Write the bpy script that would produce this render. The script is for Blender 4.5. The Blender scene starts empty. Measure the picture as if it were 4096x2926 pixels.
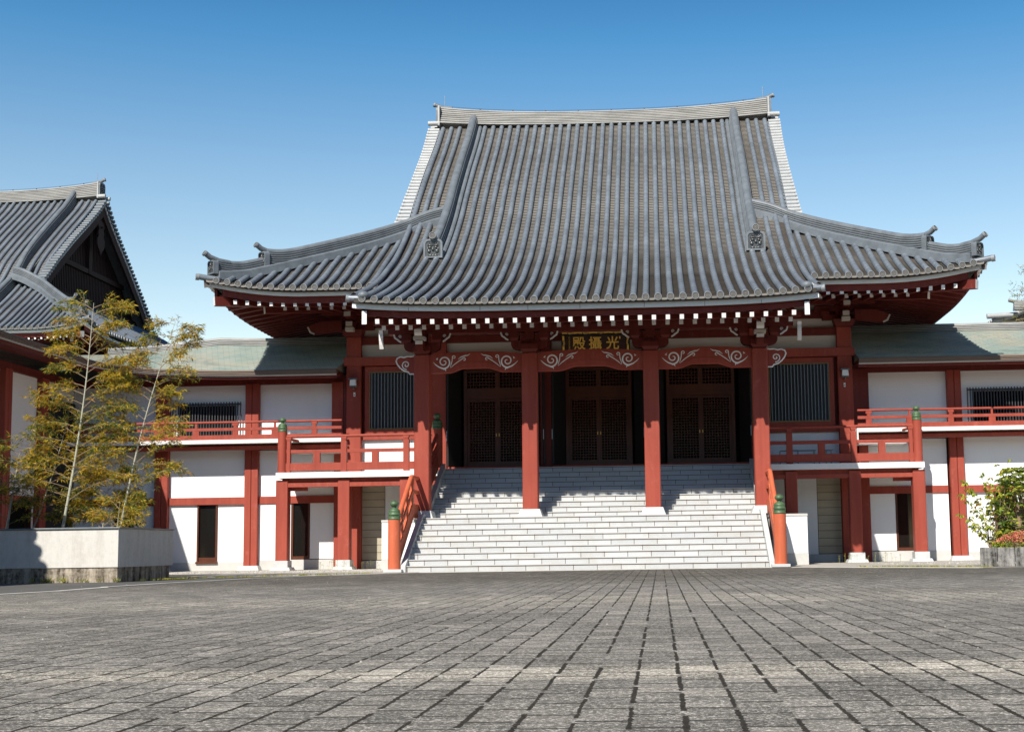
import bpy, bmesh, math, random
import numpy as np
from mathutils import Vector, Matrix
random.seed(7)
R_ = math.radians
S = bpy.context.scene
C = S.collection
PI = math.pi

# ------------------------------------------------------------------ camera
CAMP = (1.785, -33.7, 0.526)
FPX, PX, PY, IW, IH = 5570.0, 2384.0, 1560.0, 4096.0, 2926.0
Rm = [[0.99883549, 0.04598201, -0.01460566],
      [-0.01965678, 0.11139052, -0.99358229],
      [-0.04405998, 0.99271235, 0.11216467]]
cam = bpy.data.cameras.new('camera')
cam.sensor_fit = 'HORIZONTAL'; cam.sensor_width = 36.0
cam.lens = FPX / IW * 36.0
cam.shift_x = (IW / 2 - PX) / IW
cam.shift_y = (PY - IH / 2) / IW
cam.clip_start = 0.05; cam.clip_end = 2000
co = bpy.data.objects.new('camera', cam); C.objects.link(co)
rt, dn, fw = [Vector(r).normalized() for r in Rm]
up = -dn
M3 = Matrix((rt, up, -fw)).transposed().to_4x4()
co.matrix_world = Matrix.Translation(CAMP) @ M3
S.camera = co

# ------------------------------------------------------------------ light
SUN_D = Vector((0.345, 1.0, -1.01)).normalized()      # way the sunlight travels
elev = math.asin(-SUN_D.z)
az = math.atan2(-SUN_D.x, -SUN_D.y)                   # compass of the sun from +Y
w = bpy.data.worlds.new('World'); S.world = w; w.use_nodes = True
nt = w.node_tree
bg = nt.nodes['Background']
sky = nt.nodes.new('ShaderNodeTexSky'); sky.sky_type = 'NISHITA'
sky.sun_disc = False; sky.sun_elevation = elev; sky.sun_rotation = az
sky.air_density = 1.0; sky.dust_density = 0.35; sky.ozone_density = 2.2; sky.altitude = 50
# clear polarised air: deeper blue overhead, paler toward the horizon
wtc = nt.nodes.new('ShaderNodeTexCoord'); wsp = nt.nodes.new('ShaderNodeSeparateXYZ')
wrp = nt.nodes.new('ShaderNodeValToRGB'); wmx = nt.nodes.new('ShaderNodeMix'); wmx.data_type = 'RGBA'; wmx.blend_type = 'MULTIPLY'
wmx.inputs[0].default_value = 1.0
e = wrp.color_ramp.elements; e[0].position = 0.0; e[0].color = (1.9, 1.5, 1.18, 1); e[1].position = 1.0; e[1].color = (0.06, 0.18, 0.40, 1)
for p_, c_ in ((0.12, (1.75, 1.42, 1.12)), (0.18, (1.42, 1.30, 1.07)), (0.26, (1.02, 1.12, 1.05)), (0.35, (0.42, 0.88, 1.03)), (0.43, (0.15, 0.52, 0.78)), (0.6, (0.08, 0.24, 0.46))):
    q_ = e.new(p_); q_.color = (*c_, 1)
nt.links.new(wtc.outputs['Generated'], wsp.inputs[0]); nt.links.new(wsp.outputs[2], wrp.inputs[0])
nt.links.new(sky.outputs[0], wmx.inputs[6]); nt.links.new(wrp.outputs[0], wmx.inputs[7])
nt.links.new(wmx.outputs[2], bg.inputs[0])
bg.inputs[1].default_value = 0.10
sl = bpy.data.lights.new('sun', 'SUN'); sl.energy = 5.0; sl.angle = R_(0.53); sl.color = (1, 0.955, 0.88)
so = bpy.data.objects.new('sun', sl); C.objects.link(so)
so.rotation_euler = SUN_D.to_track_quat('-Z', 'Y').to_euler(); so.location = (-10, -30, 40)
S.view_settings.view_transform = 'Standard'
S.view_settings.look = 'None'
S.view_settings.exposure = 0.50
S.view_settings.gamma = 1.0
S.cycles.max_bounces = 6; S.cycles.diffuse_bounces = 2; S.cycles.glossy_bounces = 3
S.cycles.use_denoising = True

# ------------------------------------------------------------------ materials
class NT:
    def __init__(s, name):
        s.m = bpy.data.materials.new(name); s.m.use_nodes = True
        s.t = s.m.node_tree; s.b = s.t.nodes['Principled BSDF']
        s.tc = s.t.nodes.new('ShaderNodeTexCoord')
    def n(s, k, **kw):
        x = s.t.nodes.new('ShaderNode' + k)
        for a, v in kw.items(): setattr(x, a, v)
        return x
    def l(s, a, b): s.t.links.new(a, b)
    def noise(s, scale, detail=4, rough=0.6, stretch=(1, 1, 1), dist=0.0):
        mp = s.n('Mapping'); mp.inputs['Scale'].default_value = stretch
        s.l(s.tc.outputs['Object'], mp.inputs[0])
        x = s.n('TexNoise'); x.inputs['Scale'].default_value = scale
        x.inputs['Detail'].default_value = detail; x.inputs['Roughness'].default_value = rough
        x.inputs['Distortion'].default_value = dist
        s.l(mp.outputs[0], x.inputs['Vector'])
        return x.outputs['Fac']
    def ramp(s, fac, stops):
        r = s.n('ValToRGB'); e = r.color_ramp.elements
        while len(e) < len(stops): e.new(0.5)
        for q, (p, c) in zip(e, stops):
            q.position = p; q.color = (*c, 1) if len(c) == 3 else c
        s.l(fac, r.inputs[0]); return r.outputs[0]
    def math(s, op, a, b=None, c=None):
        x = s.n('Math', operation=op)
        for i, v in enumerate((a, b, c)):
            if v is None: continue
            if isinstance(v, (int, float)): x.inputs[i].default_value = v
            else: s.l(v, x.inputs[i])
        return x.outputs[0]
    def mix(s, f, a, b, mode='MIX'):
        x = s.n('Mix', data_type='RGBA', blend_type=mode)
        for i, v in ((0, f), (6, a), (7, b)):
            if isinstance(v, (int, float)): x.inputs[i].default_value = v
            elif isinstance(v, tuple): x.inputs[i].default_value = (*v, 1)
            else: s.l(v, x.inputs[i])
        return x.outputs[2]
    def bump(s, h, strength=0.3, dist=0.01):
        x = s.n('Bump'); x.inputs['Strength'].default_value = strength
        x.inputs['Distance'].default_value = dist
        s.l(h, x.inputs['Height']); s.l(x.outputs[0], s.b.inputs['Normal'])
    def sep(s):
        x = s.n('SeparateXYZ'); s.l(s.tc.outputs['Object'], x.inputs[0]); return x.outputs
    def col(s, v):
        if isinstance(v, tuple): s.b.inputs['Base Color'].default_value = (*v, 1)
        else: s.l(v, s.b.inputs['Base Color'])
    def set(s, rough=0.6, metal=0.0, spec=0.5):
        s.b.inputs['Roughness'].default_value = rough
        s.b.inputs['Metallic'].default_value = metal
        s.b.inputs['Specular IOR Level'].default_value = spec

def simple(name, c, var=0.12, rough=0.6, scale=3.0, metal=0.0, spec=0.4, fine=60, fb=0.15, stretch=(1, 1, 1), c2=None):
    m = NT(name)
    f = m.noise(scale, 5, 0.65, stretch)
    lo = tuple(x * (1 - var) for x in c); hi = c2 or tuple(min(1, x * (1 + var)) for x in c)
    base = m.ramp(f, [(0.3, lo), (0.7, hi)])
    g = m.noise(fine, 3, 0.6)
    m.col(m.mix(0.25, base, m.ramp(g, [(0.3, tuple(x * 0.8 for x in c)), (0.7, tuple(min(1, x * 1.15) for x in c))])))
    m.set(rough, metal, spec)
    m.bump(g, fb, 0.004)
    return m.m

def red_paint(name, c, c2):
    # painted concrete: faint vertical streaks, faded scuffs
    m = NT(name)
    a = m.noise(1.6, 5, 0.6, (1, 1, 0.35)); st = m.noise(9, 4, 0.6, (1, 1, 0.06))
    base = m.ramp(a, [(0.3, c), (0.72, c2)])
    base = m.mix(0.22, base, m.ramp(st, [(0.35, tuple(x * 0.75 for x in c)), (0.7, tuple(min(1, x * 1.2 + .02) for x in c2))]))
    sc = m.noise(4.0, 7, 0.8, (1, 1, 0.6))
    base = m.mix(m.ramp(sc, [(0.56, (0, 0, 0)), (0.70, (0.45, 0.45, 0.45))]), base, tuple(min(1, x * 1.2 + .06) for x in c2))
    m.col(base); m.set(0.62, 0, 0.3)
    m.bump(m.noise(45, 4, 0.6), 0.2, 0.004)
    return m.m

def plaster(name, c, streak=0.5):
    m = NT(name)
    a = m.noise(1.2, 5, 0.6); st = m.noise(5, 4, 0.6, (1, 1, 0.07))
    base = m.ramp(a, [(0.3, tuple(x * 0.95 for x in c)), (0.7, c)])
    base = m.mix(m.ramp(st, [(0.55, (0, 0, 0)), (0.8, (0.30 * streak,) * 3)]), base, tuple(x * 0.72 for x in c))
    m.col(base); m.set(0.85, 0, 0.2)
    m.bump(m.noise(90, 3, 0.6), 0.25, 0.003)
    return m.m

def stone_steps():
    m = NT('granite_steps'); X, Y, Z = m.sep()
    k = m.math('FLOOR', m.math('MULTIPLY_ADD', Z, 1 / 0.15, 0.02))
    off = m.math('MULTIPLY', m.math('MODULO', m.math('MULTIPLY', k, 0.37), 1.0), 0.575)
    u = m.math('DIVIDE', m.math('ADD', m.math('ADD', X, 40), off), 0.575)
    fu = m.math('FRACT', u)
    jx = m.math('LESS_THAN', fu, 0.026)
    fz = m.math('FRACT', m.math('DIVIDE', m.math('ADD', Z, 0.0005), 0.15))
    nose = m.math('GREATER_THAN', fz, 0.76)
    line = m.math('MULTIPLY', nose, m.math('LESS_THAN', fz, 0.87))
    wn = m.n('TexWhiteNoise', noise_dimensions='2D'); cb = m.n('CombineXYZ')
    m.l(m.math('FLOOR', u), cb.inputs[0]); m.l(k, cb.inputs[1]); m.l(cb.outputs[0], wn.inputs['Vector'])
    g = m.noise(140, 2, 0.7)
    base = m.ramp(wn.outputs['Value'], [(0, (0.41, 0.42, 0.425)), (1, (0.51, 0.515, 0.505))])
    base = m.mix(0.4, base, m.ramp(g, [(0.35, (0.32, 0.335, 0.345)), (0.62, (0.65, 0.645, 0.62))]))
    st = m.noise(2.2, 5, 0.7)
    base = m.mix(m.ramp(st, [(0.48, (0, 0, 0)), (0.75, (0.5,) * 3)]), base, (0.38, 0.35, 0.28))
    jc = (0.12, 0.08, 0.05)
    base = m.mix(line, base, jc)
    base = m.mix(m.math('MULTIPLY', jx, m.math('LESS_THAN', fz, 0.9)), base, jc)
    m.col(base); m.set(0.75, 0, 0.3)
    m.bump(g, 0.25, 0.003)
    return m.m

def pavers():
    m = NT('concrete_pavers'); X, Y, Z = m.sep()
    nz = m.noise(2.2, 3, 0.5)
    wob = m.math('MULTIPLY', m.math('SUBTRACT', nz, 0.5), 0.016)
    u = m.math('DIVIDE', m.math('ADD', m.math('ADD', X, 100.02), wob), 0.1715)
    iu = m.math('FLOOR', u); fu = m.math('FRACT', u)
    par = m.math('MULTIPLY', m.math('MODULO', iu, 2.0), 0.5)
    v = m.math('ADD', m.math('DIVIDE', m.math('ADD', m.math('ADD', Y, 100), wob), 0.335), par)
    iv = m.math('FLOOR', v); fv = m.math('FRACT', v)
    jn = m.noise(30, 4, 0.7); jb = m.noise(3.1, 3, 0.6)
    # long joints: widest along the middle of each block, bridged by silt near the block ends
    ub = m.math('ROUND', u)
    vb = m.math('FRACT', m.math('ADD', m.math('DIVIDE', m.math('ADD', m.math('ADD', Y, 100), m.math('MULTIPLY', jb, 0.12)), 0.67), m.math('MULTIPLY', m.math('MODULO', ub, 7.0), 0.37)))
    wn2 = m.n('TexWhiteNoise', noise_dimensions='2D'); cb2 = m.n('CombineXYZ')
    m.l(ub, cb2.inputs[0]); m.l(m.math('FLOOR', m.math('ADD', m.math('DIVIDE', m.math('ADD', m.math('ADD', Y, 100), m.math('MULTIPLY', jb, 0.12)), 0.67), m.math('MULTIPLY', m.math('MODULO', ub, 7.0), 0.37))), cb2.inputs[1]); m.l(cb2.outputs[0], wn2.inputs['Vector'])
    dash = m.math('MULTIPLY', m.math('GREATER_THAN', vb, m.math('MULTIPLY_ADD', jb, 0.5, -0.10)), m.math('GREATER_THAN', wn2.outputs['Value'], 0.04))
    wu = m.math('MULTIPLY', dash, m.math('ADD', m.math('MULTIPLY_ADD', jn, 0.16, -0.042), m.math('MULTIPLY', wn2.outputs['Value'], 0.022)))
    ju = m.math('LESS_THAN', m.math('MINIMUM', fu, m.math('SUBTRACT', 1.0, fu)), wu)
    jv = m.math('LESS_THAN', m.math('MINIMUM', fv, m.math('SUBTRACT', 1.0, fv)), m.math('MULTIPLY_ADD', jn, 0.085, -0.006))
    wn = m.n('TexWhiteNoise', noise_dimensions='2D'); cb = m.n('CombineXYZ')
    m.l(iu, cb.inputs[0]); m.l(iv, cb.inputs[1]); m.l(cb.outputs[0], wn.inputs['Vector'])
    base = m.ramp(wn.outputs['Value'], [(0, (0.085, 0.081, 0.073)), (0.4, (0.155, 0.147, 0.132)), (0.75, (0.215, 0.202, 0.18)), (1, (0.34, 0.315, 0.28))])
    g = m.noise(75, 3, 0.8)
    base = m.mix(0.62, base, m.ramp(g, [(0.36, (0.025, 0.024, 0.021)), (0.46, (0.10, 0.096, 0.085)), (0.54, (0.20, 0.19, 0.17)), (0.64, (0.78, 0.74, 0.68))]))
    # wear streaks along the rows, and two paler bands of pavers
    stk = m.noise(1.6, 5, 0.7, (0.55, 9.0, 1))
    base = m.mix(1.0, base, m.ramp(stk, [(0.34, (0.66, 0.66, 0.66)), (0.5, (1.0, 1.0, 0.99)), (0.66, (1.35, 1.33, 1.30))]), 'MULTIPLY')
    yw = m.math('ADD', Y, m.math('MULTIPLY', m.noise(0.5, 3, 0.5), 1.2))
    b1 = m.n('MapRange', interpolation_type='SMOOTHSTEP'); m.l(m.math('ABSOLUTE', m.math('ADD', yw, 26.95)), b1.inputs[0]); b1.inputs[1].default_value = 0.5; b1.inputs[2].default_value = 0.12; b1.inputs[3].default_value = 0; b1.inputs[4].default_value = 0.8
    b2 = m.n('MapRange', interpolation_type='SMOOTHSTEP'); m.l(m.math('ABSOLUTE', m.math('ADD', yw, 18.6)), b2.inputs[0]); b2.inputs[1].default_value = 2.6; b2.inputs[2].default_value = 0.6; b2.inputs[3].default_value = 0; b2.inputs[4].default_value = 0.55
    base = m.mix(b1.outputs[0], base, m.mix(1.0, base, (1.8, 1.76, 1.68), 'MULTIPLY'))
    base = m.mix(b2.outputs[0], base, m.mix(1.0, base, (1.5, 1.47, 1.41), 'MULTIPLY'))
    b3 = m.n('MapRange', interpolation_type='SMOOTHSTEP'); m.l(Y, b3.inputs[0]); b3.inputs[1].default_value = -15.5; b3.inputs[2].default_value = -8; b3.inputs[3].default_value = 0; b3.inputs[4].default_value = 0.9  # far paving darkened: its dimness at a grazing view is put into the colour
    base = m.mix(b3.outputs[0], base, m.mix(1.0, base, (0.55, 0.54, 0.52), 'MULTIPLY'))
    blot = m.noise(0.9, 6, 0.7, (1, 0.6, 1))
    base = m.mix(1.0, base, m.ramp(blot, [(0.3, (0.74, 0.73, 0.71)), (0.6, (1.12, 1.11, 1.09))]), 'MULTIPLY')
    base = m.mix(m.math('MULTIPLY', jv, 0.85), base, (0.030, 0.026, 0.020))
    base = m.mix(ju, base, m.ramp(g, [(0.35, (0.008, 0.007, 0.005)), (0.7, (0.06, 0.05, 0.035))]))
    m.col(base); m.set(0.85, 0, 0.2)
    h = m.math('MULTIPLY_ADD', m.math('MAXIMUM', ju, jv), -1.0, m.math('MULTIPLY', g, 0.5))
    tilt = m.math('MULTIPLY', m.math('SUBTRACT', wn.outputs['Value'], 0.5), 0.25)
    m.bump(m.math('ADD', h, tilt), 0.7, 0.012)
    return m.m

def copper_roof():
    m = NT('green_patina_roof')
    a = m.noise(0.7, 5, 0.65, (1, 1, 1)); br = m.n('TexBrick')
    X, Y, Z = m.sep(); cb = m.n('CombineXYZ'); m.l(m.math('ADD', X, m.math('MULTIPLY', Y, 0.35)), cb.inputs[0]); m.l(m.math('MULTIPLY', Z, 2.3), cb.inputs[1])
    m.l(cb.outputs[0], br.inputs['Vector'])
    br.inputs['Scale'].default_value = 1; br.inputs['Brick Width'].default_value = 0.36; br.inputs['Row Height'].default_value = 0.115
    br.inputs['Mortar Size'].default_value = 0.008; br.inputs['Color1'].default_value = (0.9, 0.95, 0.93, 1); br.inputs['Color2'].default_value = (1.1, 1.08, 1.05, 1)
    br.inputs['Mortar'].default_value = (0.55, 0.58, 0.56, 1)
    base = m.ramp(a, [(0.32, (0.17, 0.215, 0.195)), (0.48, (0.25, 0.29, 0.26)), (0.58, (0.31, 0.30, 0.245)), (0.7, (0.20, 0.225, 0.20))])
    base = m.mix(1.0, base, br.outputs['Color'], 'MULTIPLY')
    m.col(base); m.set(0.5, 0, 0.5); m.bump(br.outputs['Fac'], -0.3, 0.01)
    return m.m

def stained_concrete(name, c, dark, lo=0.4, hi=0.7):
    m = NT(name)
    st = m.noise(4, 6, 0.75, (1.5, 1.5, 0.25)); a = m.noise(12, 5, 0.7)
    f = m.math('ADD', m.math('MULTIPLY', st, 0.65), m.math('MULTIPLY', a, 0.35))
    m.col(m.ramp(f, [(lo, dark), (hi, c)])); m.set(0.9, 0, 0.2)
    m.bump(a, 0.4, 0.01)
    return m.m

def leafmat(name, c, tr=0.35):
    m = NT(name)
    m.col(m.ramp(m.noise(6, 2, 0.5), [(0.3, tuple(x * 0.7 for x in c)), (0.7, tuple(min(1, x * 1.25) for x in c))]))
    m.set(0.5, 0, 0.4)
    t = m.n('BsdfTranslucent'); t.inputs[0].default_value = (*[min(1, x * 1.3) for x in c], 1)
    mx = m.n('MixShader'); mx.inputs[0].default_value = tr
    out = m.t.nodes['Material Output']
    m.l(m.b.outputs[0], mx.inputs[1]); m.l(t.outputs[0], mx.inputs[2]); m.l(mx.outputs[0], out.inputs[0])
    return m.m

MT = {}
MT['tile'] = simple('grey_roof_tile', (0.145, 0.168, 0.192), 0.34, 0.40, 1.1, spec=0.6, fine=25, fb=0.1)
MT['pan'] = simple('weathered_pan_tile', (0.195, 0.180, 0.158), 0.28, 0.8, 1.4, fine=30)
MT['pan2'] = simple('grey_pan_tile', (0.17, 0.175, 0.175), 0.25, 0.6, 2.0, fine=30)
MT['ridge'] = simple('grey_ridge_tile', (0.13, 0.147, 0.162), 0.28, 0.5, 3.0, fine=20)
MT['ridge_pale'] = simple('pale_ridge_tile', (0.28, 0.278, 0.262), 0.45, 0.6, 2.2, fine=14, stretch=(0.5, 1, 2.5), fb=0.1)
MT['verge'] = simple('sunlit_verge_tile', (0.37, 0.375, 0.37), 0.2, 0.5, 3.0, fine=20)  # same tile made paler, with the sun sheen put into its colour
MT['ornament'] = simple('dark_ornament_tile', (0.05, 0.052, 0.05), 0.4, 0.3, 12, spec=0.8)
MT['disc'] = simple('eave_disc_rim', (0.21, 0.225, 0.235), 0.2, 0.55, 8)
MT['disc_in'] = simple('eave_disc_inner', (0.09, 0.075, 0.06), 0.5, 0.6, 20)
MT['clay'] = simple('bedding_and_gap_shade', (0.05, 0.042, 0.035), 0.4, 0.9, 6)  # eave bedding, also the painted gap shade on ridge and pan tiles
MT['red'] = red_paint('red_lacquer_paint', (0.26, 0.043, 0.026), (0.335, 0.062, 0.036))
MT['red_shaded'] = red_paint('shaded_red_paint', (0.12, 0.016, 0.010), (0.155, 0.021, 0.013))  # red paint darkened for parts under the eaves, shade put into the colour
MT['soffit'] = simple('shaded_red_soffit_board', (0.075, 0.012, 0.008), 0.3, 0.7, 4)  # darker red again, eave shade painted into the boards
MT['gable_wood'] = simple('shaded_gable_boards', (0.024, 0.009, 0.008), 0.3, 0.8, 4)  # colour lowered to stand in for the unlit gable side
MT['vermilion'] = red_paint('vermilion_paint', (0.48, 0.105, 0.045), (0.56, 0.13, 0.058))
MT['brown'] = simple('brown_stained_wood', (0.085, 0.020, 0.005), 0.3, 0.45, 4, stretch=(1, 1, 0.3), spec=0.5)
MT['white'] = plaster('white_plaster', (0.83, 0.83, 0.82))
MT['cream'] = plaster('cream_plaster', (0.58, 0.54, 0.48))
MT['fascia'] = simple('grey_white_fascia_paint', (0.76, 0.79, 0.80), 0.06, 0.6, 3)
MT['whitepaint'] = simple('white_end_paint', (0.80, 0.78, 0.75), 0.04, 0.6, 8)
MT['granite'] = stone_steps()
MT['stone'] = simple('grey_granite', (0.50, 0.51, 0.50), 0.12, 0.8, 5, fine=130, fb=0.3)
MT['base'] = simple('pale_stone_base', (0.52, 0.51, 0.48), 0.12, 0.85, 2, fine=100)
MT['bronze'] = simple('green_bronze_patina', (0.062, 0.115, 0.050), 0.35, 0.5, 9, spec=0.5)
MT['gold'] = simple('gold_leaf', (1.0, 0.60, 0.11), 0.03, 0.4, 12, metal=0.25)
MT['black'] = simple('black_lacquer', (0.012, 0.011, 0.011), 0.3, 0.55, 6)
MT['signwood'] = simple('dark_sign_board', (0.045, 0.016, 0.008), 0.4, 0.5, 5, stretch=(0.3, 1, 3))
MT['bar'] = simple('grey_metal_bars', (0.17, 0.19, 0.20), 0.15, 0.45, 8, metal=0.3)
MT['bar_dark'] = simple('dark_metal_bars', (0.045, 0.045, 0.05), 0.2, 0.5, 8)
MT['rust'] = simple('brass_window_frame', (0.20, 0.13, 0.055), 0.3, 0.5, 10, metal=0.4)
MT['copper'] = copper_roof()
MT['bark_eave'] = simple('layered_brown_eave', (0.17, 0.12, 0.09), 0.35, 0.7, 2.5, stretch=(0.3, 1, 14))
MT['louver'] = simple('beige_siding_board', (0.42, 0.37, 0.27), 0.12, 0.8, 2, stretch=(1, 1, 4))
MT['conc_pl'] = stained_concrete('rendered_planter_wall', (0.60, 0.575, 0.53), (0.45, 0.425, 0.38), 0.3, 0.55)
MT['conc_dk'] = stained_concrete('stained_concrete_footing', (0.44, 0.38, 0.30), (0.045, 0.032, 0.020), 0.40, 0.60)
MT['conc_rt'] = stained_concrete('weathered_planter_panel', (0.30, 0.29, 0.27), (0.03, 0.028, 0.024), 0.40, 0.62)
MT['asphalt'] = simple('asphalt', (0.085, 0.082, 0.075), 0.35, 0.9, 0.8, fine=120, fb=0.4)
MT['apron'] = simple('concrete_apron', (0.36, 0.335, 0.295), 0.15, 0.9, 1.5, fine=60)
MT['kerb'] = simple('pale_kerb_stone', (0.50, 0.48, 0.43), 0.2, 0.9, 3, fine=60)
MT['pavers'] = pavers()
MT['gravel'] = simple('white_gravel', (0.46, 0.44, 0.40), 0.25, 0.9, 9)
MT['soil'] = simple('planter_soil', (0.06, 0.045, 0.03), 0.4, 0.95, 6)
MT['steel'] = simple('galvanised_steel', (0.35, 0.37, 0.39), 0.1, 0.4, 8, metal=0.7)
MT['culm'] = simple('bamboo_culm_skin', (0.36, 0.36, 0.28), 0.2, 0.5, 5, stretch=(1, 1, 0.6))
MT['twig'] = simple('brown_twig', (0.24, 0.17, 0.10), 0.3, 0.8, 8)
MT['lf_y'] = leafmat('bamboo_leaf_yellow', (0.60, 0.42, 0.03), 0.45)
MT['lf_o'] = leafmat('bamboo_leaf_orange', (0.50, 0.26, 0.02), 0.45)
MT['lf_g'] = leafmat('bamboo_leaf_green', (0.20, 0.24, 0.03), 0.45)
MT['lf_d'] = leafmat('dark_green_leaf', (0.045, 0.085, 0.02))
MT['sh_y'] = leafmat('shrub_leaf_yellowgreen', (0.40, 0.42, 0.04), 0.4)
MT['sh_g'] = leafmat('shrub_leaf_green', (0.15, 0.23, 0.03), 0.4)
MT['pink'] = leafmat('azalea_pink_petal', (0.85, 0.22, 0.20))
MT['gas'] = simple('weed_stalk', (0.24, 0.24, 0.07), 0.3, 0.9, 9)
m = NT('dark_window_glass'); m.col((0.010, 0.009, 0.008)); m.set(0.08, 0, 0.45); MT['glass'] = m.m
m = NT('lamp_glass'); m.col((0.8, 0.8, 0.76)); m.set(0.2, 0, 0.6); MT['lampglass'] = m.m

# ------------------------------------------------------------------ mesh helpers
def pchip(pts):
    xs = [p[0] for p in pts]; ys = [p[1] for p in pts]; n = len(xs)
    h = [xs[i + 1] - xs[i] for i in range(n - 1)]; d = [(ys[i + 1] - ys[i]) / h[i] for i in range(n - 1)]
    mm = [d[0]] + [0 if d[i - 1] * d[i] <= 0 else 2 * d[i - 1] * d[i] / (d[i - 1] + d[i]) for i in range(1, n - 1)] + [d[-1]]
    def f(x):
        if x <= xs[0]: return ys[0] + (x - xs[0]) * mm[0]
        if x >= xs[-1]: return ys[-1] + (x - xs[-1]) * mm[-1]
        i = 0
        while x > xs[i + 1]: i += 1
        t = (x - xs[i]) / h[i]
        return ((1 + 2 * t) * (1 - t) ** 2 * ys[i] + t * (1 - t) ** 2 * h[i] * mm[i] +
                t * t * (3 - 2 * t) * ys[i + 1] + t * t * (t - 1) * h[i] * mm[i + 1])
    return f

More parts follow.
